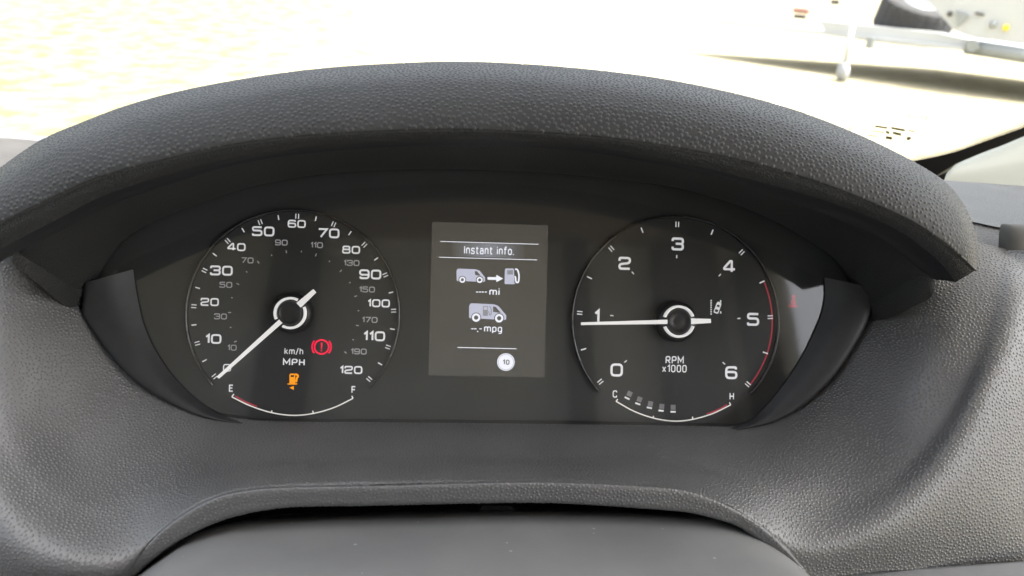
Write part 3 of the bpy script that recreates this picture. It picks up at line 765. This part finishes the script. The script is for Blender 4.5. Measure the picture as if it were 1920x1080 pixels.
# fuel and temperature gauges
def curve_gauge(name, pts, red, tks, ends, label, mat):
    P_ = [np.array(at(*p)) for p in pts]
    Q = cr(np.array(P_), np.linspace(0, len(P_) - 1, 60))
    v, f = ribbon(Q, .55, .3); o = obj(name, W3(v), f, WARMW, CL, False, label=label)
    for a, b in ends + tks:
        v, f = ribbon([at(*a), at(*b)], .55, .32); obj('tick', W3(v), f, WARMW, o, False)
    v, f = ribbon(cr(np.array([at(*p) for p in red]), np.linspace(0, len(red) - 1, 20)), .62, .34); obj('red_line', W3(v), f, REDM, o, False)
    return o
def c1(x, y): return (320 + x / 2.5125, 370 + y / 2.5125)
def c2(x, y): return (1030 + x / 2.4, 370 + y / 2.4)
FU = curve_gauge('fuel_gauge', [c1(288, 940), c1(375, 982), c1(475, 1014), c1(575, 1027), c1(672, 1018), c1(770, 990), c1(859, 947)],
                 [c1(306, 937), c1(350, 962), c1(407, 985)], [(c1(475, 1015), c1(477, 1003)), (c1(672, 1018), c1(669, 1005))], [(c1(288, 940), c1(298, 927)), (c1(859, 947), c1(853, 935))], 'curved fuel gauge from E to F', WARMW)
lett(FU, 'E', *c1(285, 899), 13.5, WHITE, 8.2, .16); lett(FU, 'F', *c1(862, 906), 13.5, WHITE, 8.2, .16)
TE = curve_gauge('temperature_gauge', [c2(300, 918), c2(380, 962), c2(468, 993), c2(560, 1007), c2(645, 999), c2(735, 973), c2(816, 934)],
                 [c2(708, 975), c2(755, 957), c2(800, 933)], [(c2(467, 993), c2(469, 983)), (c2(646, 999), c2(644, 987))], [(c2(300, 918), c2(308, 908)), (c2(816, 934), c2(810, 923))], 'curved coolant gauge from C to H', WARMW)
lett(TE, 'C', *c2(295, 885), 13.5, WHITE, 8.2, .16); lett(TE, 'H', *c2(821, 895), 13.5, WHITE, 8.2, .16)
for (x, y), (x2, y2), rz in [((361, 884), (350, 904), -24), ((406, 909), (398, 929), -18), ((455, 929), (450, 947), -10), ((506, 941), (503, 960), -5), ((557, 945), (557, 965), 0)]:
    c = np.array(ct(x, y)); ca, sa = math.cos(R(rz)), math.sin(R(rz)); s_ = 22 / 2.4 * kT / 2
    q = [c + np.array([ca * a * s_ - sa * b * s_, sa * a * s_ + ca * b * s_]) for a, b in ((-1, -1), (1, -1), (1, 1), (-1, 1))]
    obj('segment', W3([(*p, .3) for p in q]), [(0, 1, 2, 3)], DIMM, TE, False)
    c = np.array(ct(x2, y2)); d = np.array([ca, sa]) * s_ * 1.05
    v, f = ribbon([c - d, c + d], .85, .3); obj('tick', W3(v), f, WHITE, TE, False)

# warning lamps
def poly_lamp(name, polys, mat, par, w=.3):
    parts = [(W3([(*at(*p), w) for p in pl]), [list(range(len(pl)))]) for pl in polys]
    v, f = join(parts); return obj(name, v, f, mat, par, False)
bc = at(603, 650.5); kb = scl(603, 650)
v, f = disc(bc, 14.8 * kb, .3, 40, 11.9 * kb)
BW = obj('brake_warning_light', v, f, REDL, CL, False, label='lit red brake warning symbol')
for s in (0, math.pi):
    v, f = disc(bc, 19.2 * kb, .3, 16, 16.6 * kb, s - .72, s + .72); obj('arc', v, f, REDL, BW, False)
v, f = prism([bc + np.array(p) * kb for p in ((-1.5, 8), (1.5, 8), (.9, -4), (-.9, -4))], .2, .32); obj('exclamation_mark', v, f, REDL, BW, False)
v, f = disc(bc + np.array([0, -7 * kb]), 1.4 * kb, .3, 12); obj('exclamation_dot', v, f, REDL, BW, False)
def c6(x, y): return (470 + x / 4.91, 520 + y / 4.91)
FW = poly_lamp('fuel_warning_light', [[c6(*p) for p in ((357, 975), (357, 900), (364, 886), (402, 886), (410, 900), (410, 975))], [c6(*p) for p in ((340, 976), (428, 976), (428, 987), (340, 987))]], ORGL, CL)
FW['label'] = 'lit orange low fuel symbol with an arrow below'
obj('pump_window', W3([(*at(*c6(*p)), .36) for p in ((368, 900), (400, 900), (400, 918), (368, 918))]), [(0, 1, 2, 3)], UNLIT, FW, False)
v, f = ribbon(cr(np.array([at(*c6(*p)) for p in ((408, 892), (428, 898), (436, 912), (424, 930), (421, 955), (412, 958))]), np.linspace(0, 5, 24)), .95, .33); obj('hose', W3(v), f, ORGL, FW, False)
#obj('pump_nozzle', W3([(*at(*c6(*p)), .34) for p in ((412, 890), (440, 908), (436, 922), (422, 930), (412, 912))]), [(0, 1, 2, 3, 4)], ORGL, FW, False)
obj('arrow', W3([(*at(*c6(*p)), .3) for p in ((356, 1016), (397, 1000), (397, 1036))]), [(0, 1, 2)], ORGL, FW, False)
# lane assist symbol
def c8(x, y): return (1030 + x / 2.4, 370 + y / 2.4)
def carp(a, b):                              # the little car, tipped to the right
    t = R(20); return at(*c8(757 + a * math.cos(t) + b * math.sin(t), 497 + a * math.sin(t) - b * math.cos(t)))
car = fillet([carp(*p) for p in ((-11, -26), (-11, 20), (-7, 27), (7, 27), (11, 20), (11, -26))], .7, True)
LA = obj('lane_assist_light', W3([(*p, .3) for p in car]), [list(range(len(car)))[::-1]], WHITE, CL, False, label='white lane keeping symbol of a car between lines')
for pts in (((-7, 4), (-5, 14), (5, 14), (7, 4)), ((-7, -20), (-7, -8), (7, -8), (7, -20))):
    obj('car_window', W3([(*carp(*p), .36) for p in pts]), [(0, 1, 2, 3)], FACEM, LA, False)
for k in range(7):
    v, f = disc(at(*c8(728, 465 + k * 10)), .40, .3, 10); obj('lane_dot', v, f, WHITE, LA, False)
for k in range(2):
    v, f = ribbon([at(*c8(771, 463 + k * 50)), at(*c8(771, 473 + k * 50))], .7, .3); obj('lane_mark', W3(v), f, WHITE, LA, False)
# seat belt symbol, dim
v, f = disc(at(*c8(1099, 447)), .95, .3, 14); SB = obj('seat_belt_light', v, f, REDD, CL, False, label='dim red seat belt symbol at the right end')
poly = [at(*c8(*p)) for p in ((1091, 458), (1107, 457), (1110, 470), (1107, 484), (1091, 485), (1087, 472))]
obj('torso', W3([(*p, .3) for p in poly]), [list(range(6))], REDD, SB, False)
obj('lap', W3([(*at(*c8(*p)), .3) for p in ((1084, 487), (1112, 485), (1119, 493), (1080, 496))]), [(0, 1, 2, 3)], REDD, SB, False)
v, f = ribbon([at(*c8(1078, 492)), at(*c8(1117, 450))], .35, .36); obj('belt', W3(v), f, FACEM, SB, False)
v, f = ribbon([at(*c8(1074, 491)), at(*c8(1086, 479))], .4, .38); obj('belt_tongue', W3(v), f, REDD, SB, False)
# unlit symbol under the rpm caption
EP = poly_lamp('unlit_symbol', [[c8(*p) for p in ((562, 828), (580, 828), (580, 836), (562, 836))], [c8(*p) for p in ((572, 836), (579, 836), (579, 890), (572, 890))], [c8(*p) for p in ((556, 846), (572, 846), (572, 853), (556, 853))], [c8(*p) for p in ((556, 864), (572, 864), (572, 871), (556, 871))], [c8(*p) for p in ((556, 882), (572, 882), (572, 890), (556, 890))]], UNLIT, CL)
EP['label'] = 'unlit dark symbol below the rpm caption'

# central display
def c3(x, y): return (780 + x / 3.175, 390 + y / 3.175)
SCRM = plain('screen_glow', (.03, .03, .028), .5, .3, emit=.011, ecol=(1.0, .92, .80))
scr = [at(*c3(*p)) for p in ((95, 83), (787, 103), (765, 1008), (73, 997))]
DS = obj('display_screen', W3([(*p, .2) for p in scr]), [(3, 2, 1, 0)], SCRM, CL, False, label='grey central information display')
PIX = plain('pixel_white', (.1, .1, .1), .5, .2, emit=.20, ecol=(.88, .90, 1.0))
PIXG = plain('pixel_grey', (.05, .05, .05), .5, .2, emit=.055, ecol=(.9, .92, 1.0))
PIXB = plain('pixel_lilac', (.1, .1, .1), .5, .2, emit=.125, ecol=(.78, .80, 1.0))
PIXD = plain('pixel_dark', (.02, .02, .02), .5, .2, emit=.02, ecol=(1, .95, .85))
def sline(a, b, sw): v, f = ribbon([at(*c3(*a)), at(*c3(*b))], sw, .34); obj('rule', W3(v), f, PIX, DS, False)
sline((145, 199), (730, 216), .32); sline((138, 293), (722, 309), .32); sline((247, 830), (598, 838), .36)
# highlight bar behind the heading: bright in the middle, fading outwards
def bar_mat():
    m, n, l, b = nt('pixel_fade')
    uv = n.new('ShaderNodeUVMap'); uv.uv_map = 'mm'
    sx = n.new('ShaderNodeSeparateXYZ'); l.new(uv.outputs[0], sx.inputs[0])
    r = n.new('ShaderNodeValToRGB'); e = r.color_ramp.elements
    e[0].position = 0; e[0].color = (.011, .0101, .0088, 1); e[1].position = 1; e[1].color = (.011, .0101, .0088, 1)
    k = e.new(.5); k.color = (.040, .042, .048, 1)
    l.new(sx.outputs[0], r.inputs[0]); l.new(r.outputs[0], b.inputs['Emission Color'])
    b.inputs['Emission Strength'].default_value = 1; b.inputs['Base Color'].default_value = (.03, .03, .03, 1)
    return m
hb = [(*at(*c3(*p)), .26) for p in ((215, 206), (645, 218), (643, 299), (213, 288))]
obj('heading_bar', W3(hb), [(3, 2, 1, 0)], bar_mat(), DS, False, uvs=[(0, 0), (1, 0), (1, 1), (0, 1)])
def slet(s, x, y, h, wpx, mat=PIX, sw=.14):
    px, py = c3(x, y); v, f = text(s, at(px, py), h / 3.175 * scl(px, py), .36, wpx / 3.175 * scl(px, py), sw); obj('lettering', v, f, mat, DS, False)
slet('Instant info.', 435, 252, 50, 296)
slet('mi', 467, 498, 42, 61)
slet('mpg', 459, 717, 42, 107)
for x in (364, 381, 398, 416):
    v, f = ribbon([at(*c3(x - 7, 500)), at(*c3(x + 6, 500.3))], .48, .36); obj('dash_mark', W3(v), f, PIX, DS, False)
for x in (336, 353, 384):
    v, f = ribbon([at(*c3(x - 7, 719)), at(*c3(x + 7, 719.3))], .48, .36); obj('dash_mark', W3(v), f, PIX, DS, False)
v, f = disc(at(*c3(367, 735)), .35, .36, 8); obj('dash_mark', v, f, PIX, DS, False)
def spoly(name, pts, mat, w, par): return obj(name, W3([(*at(*c3(*p)), w) for p in pts]), [list(range(len(pts)))], mat, par, False)
def sfil(pts, r): return fillet([np.array(p, float) for p in pts], r, True)
V1 = spoly('van_icon', sfil([(241, 372), (250, 361), (350, 364), (378, 372), (402, 402), (411, 412), (411, 436), (404, 440), (242, 434)], 5), PIXB, .34, DS)
spoly('van_window', sfil([(350, 375), (364, 377), (385, 403), (351, 400)], 3), PIXD, .38, DS)
V2 = spoly('van_icon', sfil([(316, 580), (326, 567), (465, 573), (492, 584), (522, 622), (537, 636), (537, 662), (530, 667), (316, 655)], 6), PIXB, .34, DS)
spoly('van_window', sfil([(458, 586), (474, 588), (506, 625), (459, 619)], 3), PIXD, .38, DS)
for (x, y, r_) in ((276, 427, 18), (379, 428, 18), (358, 652, 25), (495, 656, 25)):
    px, py = c3(x, y); k = scl(px, py) / 3.175
    v, f = disc(at(px, py), (r_ + 5) * k, .40, 28); obj('wheel_arch', v, f, PIXD, DS, False)
    v, f = disc(at(px, py), r_ * k, .42, 28, r_ * .52 * k); obj('wheel', v, f, PIX, DS, False)
spoly('arrow', [(426, 411), (478, 411), (478, 398), (519, 420), (478, 442), (478, 428), (426, 427)], PIX, .36, DS)
spoly('pump_icon', sfil([(529, 368), (536, 360), (577, 360), (584, 368), (585, 440), (589, 454), (527, 453)], 3), PIXB, .36, DS)
spoly('pump_window', [(543, 370), (577, 370), (577, 396), (543, 396)], PIXG, .40, DS)
v, f = ribbon(cr(np.array([at(*c3(*p)) for p in ((590, 364), (604, 368), (613, 400), (610, 438), (600, 443), (594, 434), (592, 412), (586, 408))]), np.linspace(0, 7, 30)), .75, .38); obj('hose', W3(v), f, PIX, DS, False)
spoly('pump_icon', [(398, 584), (428, 584), (428, 642), (398, 642)], PIXG, .38, DS)
spoly('pump_window', [(403, 589), (424, 589), (424, 606), (403, 606)], PIXB, .42, DS)
v, f = ribbon(cr(np.array([at(*c3(*p)) for p in ((434, 585), (444, 592), (448, 615), (446, 634), (438, 636), (434, 620), (429, 616))]), np.linspace(0, 6, 24)), .45, .40); obj('hose', W3(v), f, PIXG, DS, False)
dc = at(*c3(535, 917)); kd = scl(*c3(535, 917)) / 3.175
v, f = disc(dc, 52 * kd, .34, 48); DI = obj('speed_limit_disc', v, f, PIX, DS, False)
v, f = disc(dc, 47 * kd, .38, 48, 44.5 * kd); obj('disc_line', v, f, PIXG, DS, False)
slet('10', 536, 918, 31, 41, PIXD, .2)

# ------------------------------------------------------------------ steering column shroud
ST = root('steering_column_shroud', 'smooth grey steering column cover dusted with specks below the arch', 'column cover', W3((-10, -140, 90)))
def dusty():
    m, n, l, b = nt('column_plastic')
    tc = n.new('ShaderNodeTexCoord')
    vo = n.new('ShaderNodeTexVoronoi'); vo.inputs['Scale'].default_value = 170; l.new(tc.outputs['Object'], vo.inputs['Vector'])
    no_ = n.new('ShaderNodeTexNoise'); no_.inputs['Scale'].default_value = 22; no_.inputs['Detail'].default_value = 6; l.new(tc.outputs['Object'], no_.inputs['Vector'])
    sx = n.new('ShaderNodeSeparateColor'); l.new(vo.outputs['Color'], sx.inputs[0])
    lt = n.new('ShaderNodeMath'); lt.operation = 'LESS_THAN'; l.new(vo.outputs['Distance'], lt.inputs[0])
    mr = n.new('ShaderNodeMapRange'); mr.inputs['From Min'].default_value = .5; mr.inputs['From Max'].default_value = 1; mr.inputs['To Min'].default_value = 0; mr.inputs['To Max'].default_value = .13
    l.new(sx.outputs[0], mr.inputs['Value']); l.new(mr.outputs[0], lt.inputs[1])
    r = n.new('ShaderNodeValToRGB'); e = r.color_ramp.elements
    e[0].position = .3; e[0].color = (.21, .213, .213, 1); e[1].position = .75; e[1].color = (.28, .281, .278, 1)
    l.new(no_.outputs[0], r.inputs[0])
    mx = n.new('ShaderNodeMix'); mx.data_type = 'RGBA'; l.new(lt.outputs[0], mx.inputs['Factor']); l.new(r.outputs[0], mx.inputs['A']); mx.inputs['B'].default_value = (.46, .46, .44, 1)
    l.new(mx.outputs['Result'], b.inputs['Base Color'])
    b.inputs['Roughness'].default_value = .42
    fn = n.new('ShaderNodeTexNoise'); fn.inputs['Scale'].default_value = 2600; l.new(tc.outputs['Object'], fn.inputs['Vector'])
    bp = n.new('ShaderNodeBump'); bp.inputs['Strength'].default_value = .25; bp.inputs['Distance'].default_value = .0001; l.new(fn.outputs[0], bp.inputs['Height']); l.new(bp.outputs[0], b.inputs['Normal'])
    return m
C = [(215, 1120), (250, 1083), (289, 1052), (333, 1022), (368, 1001), (425, 985), (486, 979), (617, 973), (792, 968), (1000, 964), (1192, 966), (1311, 970), (1365, 978), (1415, 996), (1462, 1029), (1505, 1071), (1535, 1115)]
cr0 = rail(C, 58)
def sh(dw, dv, k): q = cr0.copy(); q[:, 2] += dw; q[:, 1] += dv; q[:, 0] = -10 + (q[:, 0] + 10) * k; return q
lofted('upper_cover', [sh(-45, -8, .97), sh(-14, -2.0, .99), cr0, sh(10, -.4, 1.0), sh(45, -4.5, 1.01), sh(110, -16, 1.03)], 120, 40, dusty(), ST, label='smooth dusty grey upper cover')
# shadowed bracket in the slot behind the cover
v, f = prism([at(895, 955, 40), at(905, 944, 40), at(955, 944, 40), at(968, 955, 40), at(962, 962, 40), at(900, 962, 40)], 36, 44)
obj('bracket', v, f, plain('bracket_black', (.02, .02, .022), .4, .5), ST, False)
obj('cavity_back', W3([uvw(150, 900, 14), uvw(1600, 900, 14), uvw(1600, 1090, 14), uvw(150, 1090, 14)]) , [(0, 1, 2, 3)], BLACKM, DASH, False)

# ------------------------------------------------------------------ windscreen, pillar trim
P1 = far_pt(1770, 330, .76); P2 = far_pt(-200, 262, 1.02)
wx = P2 - P1; wx[2] = 0; wx /= np.linalg.norm(wx)              # along the base, leftwards
wy = np.array([0, -math.cos(R(42)), math.sin(R(42))])          # up the raked glass
wnn = np.cross(wx, wy); wnn /= np.linalg.norm(wnn)
def gpx(x, y, off=0.0):
    d = ray(x, y) @ AX; t = ((P1 - CW) @ wnn) / (d @ wnn)
    p = CW + t * d
    return p + wnn * off * (1 if (CW - P1) @ wnn > 0 else -1)
WS = root('windscreen', 'clear raked windscreen with dotted black border beyond the hood', 'windscreen', P1)
gv = [P1 - wx * .35 - wy * .12, P1 + wx * 1.7 - wy * .12, P1 + wx * 1.7 + wy * .95, P1 - wx * .35 + wy * .95]
obj('glass', gv, [(0, 1, 2, 3)], thin_glass('windscreen_glass', (.93, .96, .95), 0.0), WS, False)
FRIT = plain('black_border', (.030, .029, .030), .35, .5)
fr_top = [(1640, 306), (1700, 299.5), (1755, 289), (1800, 277), (1850, 259), (1920, 234), (2000, 203), (2090, 165)]
fr_bot = [(1640, 420), (1700, 410), (1755, 400), (1800, 390), (1850, 380), (1920, 370), (2000, 360), (2090, 340)]
tt = np.linspace(0, 7, 60)
a_ = cr(np.array(fr_top, float), tt); b_ = cr(np.array(fr_bot, float), tt)
v = [gpx(*p, .002) for p in a_] + [gpx(*p, .002) for p in b_]
obj('black_border', v, [(i, i + 1, i + 61, i + 60) for i in range(59)], FRIT, WS, False)
parts = []
seg = np.cumsum(np.r_[0, np.linalg.norm(np.diff(a_, axis=0), axis=1)])
for row in range(4):
    s = (row % 2) * 2.9
    while s < seg[-1]:
        px = np.interp(s, seg, a_[:, 0]); py = np.interp(s, seg, a_[:, 1])
        c = gpx(px - row * 1.2, py - 2.2 - row * 3.6, .002)
        rr = (.00125, .00100, .00078, .00050)[row]
        parts.append((np.array([c + rr * (math.cos(t) * wx + math.sin(t) * wy * 1.0) for t in np.linspace(0, 2 * math.pi, 9)[:-1]]), [list(range(8))]))
        s += 5.8
v, f = join(parts); obj('border_dots', v, f, FRIT, WS, False, kind='stuff')
# faint etched approval marks (the machine code is left out)
ETCH = plain('etched_mark', (.10, .075, .03), .8, .1)
def gtext(s, x, y, h, xs=1.0, shear=.35):
    v, f = text(s, (0, 0), 1.0, 0)
    q = v @ AX.T * 1000
    e1 = gpx(x + 5, y + .5, .002) - gpx(x - 5, y - .5, .002); e1 /= 10
    e2 = gpx(x, y - 5, .002) - gpx(x, y + 5, .002); e2 /= 10
    c = gpx(x, y, .002)
    obj('etched_mark', [c + e1 * h * (p[0] + p[1] * shear) + e2 * h * p[1] for p in q], f, ETCH, WS, False)
gtext('Z', 1594, 239, 8, 1.0)
gtext('1 3', 1732, 217, 8, 1.2)
def gbar(a, b, sw):
    d = np.array(b, float) - np.array(a, float); d /= np.linalg.norm(d); q = np.array([-d[1], d[0]]) * sw * .85
    obj('etched_mark', [gpx(*(np.array(p, float) + s * q), .002) for p, s in ((a, 1), (b, 1), (b, -1), (a, -1))], [(0, 1, 2, 3)], ETCH, WS, False)
for a, b, sw in [((1641, 233), (1664, 236), 2.2), ((1671, 236), (1697, 241), 2.6), ((1704, 241), (1715, 243), 1.5), ((1636, 242), (1658, 245), 1.3), ((1661, 243), (1668, 246), 3), ((1674, 245), (1690, 249), 3), ((1628, 250), (1646, 252), 1.2), ((1661, 254), (1673, 256), 3.4), ((1700, 257), (1708, 255), 3.6), ((1706, 212), (1703, 217), 1.2)]:
    gbar(a, b, sw)

# cream A-pillar trim
CREAM = plain('cream_trim', (.30, .307, .26), .45, .4, noise=.03, nscale=30)
PT = root('pillar_trim', 'smooth cream plastic trim at the foot of the windscreen pillar', 'pillar trim', W3(uvw(1900, 350, -165)))
tb = [(1771, 339), (1785, 340), (1830, 343), (1880, 347), (1940, 351), (2100, 362)]
tm = [(1776, 324), (1793, 314), (1840, 308), (1885, 302), (1940, 294), (2100, 280)]
tp = [(1790, 309), (1805, 302), (1845, 285.5), (1885, 271), (1930, 253), (2100, 186)]
lofted('cover', [back(rail(tb, -160), 0, -8), rail(tb, -160), rail(tm, -166), rail(tp, -182), back(rail(tp, -182), -30, -6)], 60, 24, CREAM, PT)

# ------------------------------------------------------------------ trailer outside
GALV = plain('galvanised_steel', (.25, .265, .27), .5, .5, metal=.2, noise=.08, nscale=6)
TWHITE = plain('trailer_white', (.42, .43, .44), .4, .5, noise=.03, nscale=5)
TYRE = plain('tyre_rubber', (.045, .044, .045), .8, .3, noise=.2, nscale=30)
DARKM = plain('dark_steel', (.06, .055, .05), .6, .4)
foot_p = ground_pt(1577, 152, GZ)
TR = root('parked_trailer', 'white and galvanised trailer parked on the gravel beyond the windscreen', 'trailer', foot_p)
HB = GZ + .50
b0 = ground_pt(1470, 44, HB); b1 = ground_pt(1812, 80, HB); 
dirb = b1 - b0; dirb /= np.linalg.norm(dirb); perp = np.cross([0, 0, 1.0], dirb)     # perp points away from the viewer side
if perp[1] < 0: perp = -perp
Mx = np.array([dirb, perp, [0, 0, 1]])
def tb_(s, q, z): return b0 + dirb * s + perp * q + np.array([0, 0, z])
Lb = np.linalg.norm(b1 - b0)
def tpx(x, y, q=0.0):
    """where the view meets the upright plane of the drawbar, moved q metres away"""
    d = ray(x, y) @ AX; p0 = b0 + perp * q
    return CW + d * (((p0 - CW) @ perp) / (d @ perp))
def plate(name, px, q, th, mat):
    n_ = len(px); vv = [tpx(*p, q) for p in px]; vv += [p + perp * th for p in vv]
    return obj(name, vv, [list(range(n_)), list(range(n_, 2 * n_))[::-1]] + [(i, (i + 1) % n_, (i + 1) % n_ + n_, i + n_) for i in range(n_)], mat, TR, False)
plate('drawbar', [(1535, 38), (1640, 49), (1757, 61), (1815, 74), (1815, 96), (1690, 85), (1550, 67)], 0, .12, TWHITE)
e0, e1 = tpx(1812, 87), tpx(2040, 122)
v, f = tube(e0, e1, .075, 20); obj('side_rail', v, f, GALV, TR)
# A-frame deck narrowing to the coupling
dk = [tb_(-1.2, .1, -.08), tb_(Lb * .55, -.05, -.08), tb_(Lb + 2.2, -.05, -.08), tb_(Lb + 2.2, 1.9, -.08), tb_(Lb * .75, 1.9, -.08), tb_(-1.0, .3, -.08)]
dk = dk + [p + np.array([0, 0, .04]) for p in dk]
obj('deck', dk, [list(range(6))[::-1], list(range(6, 12))] + [(i, (i + 1) % 6, (i + 1) % 6 + 6, i + 6) for i in range(6)], TWHITE, TR, False)
plate('wing_plate', [(1734, -30), (1738, 2), (1765, 29), (1788, 56), (1800, 63), (1830, 72), (1990, 92), (1990, -30)], -.06, .05, TWHITE)
v, f = tube(tpx(1781, 26, -.075), tpx(1781, 26, -.055), .028, 16); obj('bolt_hole', v, f, DARKM, TR)
plate('gusset', [(1792, 20), (1817, 30), (1803, 42), (1795, 50)], -.10, .035, GALV)
plate('rail_end', [(1812, 78), (1822, 74), (1832, 78), (1838, 90), (1824, 98), (1812, 96)], -.09, .08, GALV)
v, f = tube(tpx(1886, 52, -.09), tpx(1886, 52, -.055), .03, 16); obj('reflector', v, f, plain('reflector_yellow', (.8, .62, .01), .4), TR)
v, f = tube(tpx(1862, 46, -.10), tpx(1862, 46, -.055), .035, 16); obj('cap', v, f, GALV, TR)
plate('latch', [(1828, 23), (1844, 26), (1844, 30), (1828, 27)], -.085, .03, DARKM)
# wide spare tyre lying on the drawbar
tc_ = tpx(1716, 33, .50)
axd = np.array([0.05, -.30, .95]); axd = axd / np.linalg.norm(axd); tx = np.cross(axd, perp); tx /= np.linalg.norm(tx); ty = np.cross(axd, tx)
prof = [(.20, -.17), (.37, -.19), (.405, -.17), (.42, -.12)] + [(.42 - (.014 if k % 2 else 0), -.12 + .24 * k / 12) for k in range(1, 12)] + [(.42, .12), (.405, .17), (.37, .19), (.20, .17)]
vv = []; ns = 72
for r_, a in prof:
    for i in range(ns):
        t = 2 * math.pi * i / ns; q = r_ - (.012 if (i % 3 == 0 and r_ > .41) else 0)
        vv.append(tc_ + axd * a + q * (math.cos(t) * tx + math.sin(t) * ty))
obj('tyre', vv, [(j * ns + i, j * ns + (i + 1) % ns, (j + 1) * ns + (i + 1) % ns, (j + 1) * ns + i) for j in range(len(prof) - 1) for i in range(ns)], TYRE, TR, False)
v, f = tube(tc_ - axd * .15, tc_ + axd * .15, .21, 32); obj('wheel_rim', v, f, GALV, TR)
# jockey wheel
jt = np.array([foot_p[0], foot_p[1], HB])
v, f = tube(foot_p + np.array([0, 0, .16]), jt + np.array([0, 0, .12]), .028, 16); obj('jockey_post', v, f, TWHITE, TR)
v, f = tube(foot_p + np.array([-.03, 0, .10]), foot_p + np.array([.03, 0, .10]), .10, 24); obj('jockey_wheel', v, f, plain('jockey_grey', (.35, .36, .38), .5), TR)
v, f = box(ground_pt(1632, 80, HB - .1), (.07, .08, .12), Mx); obj('bracket', v, f, GALV, TR, False)
# coil and coupling pieces at the far end of the drawbar
for k in range(5):
    c = ground_pt(1491 + k * 6, 18 + k * .6, HB); v, f = tube(c - dirb * .014, c + dirb * .014, .05, 14); obj('coil_turn', v, f, plain('coil_red', (.30, .16, .13), .5) if k == 0 else bpy.data.materials['coil_red'], TR)
v, f = box(ground_pt(1500, 31, HB), (.16, .06, .05), Mx); obj('coupling', v, f, DARKM, TR, False)
v, f = box(ground_pt(1566, 4, HB), (.14, .06, .08), Mx); obj('clamp', v, f, DARKM, TR, False)
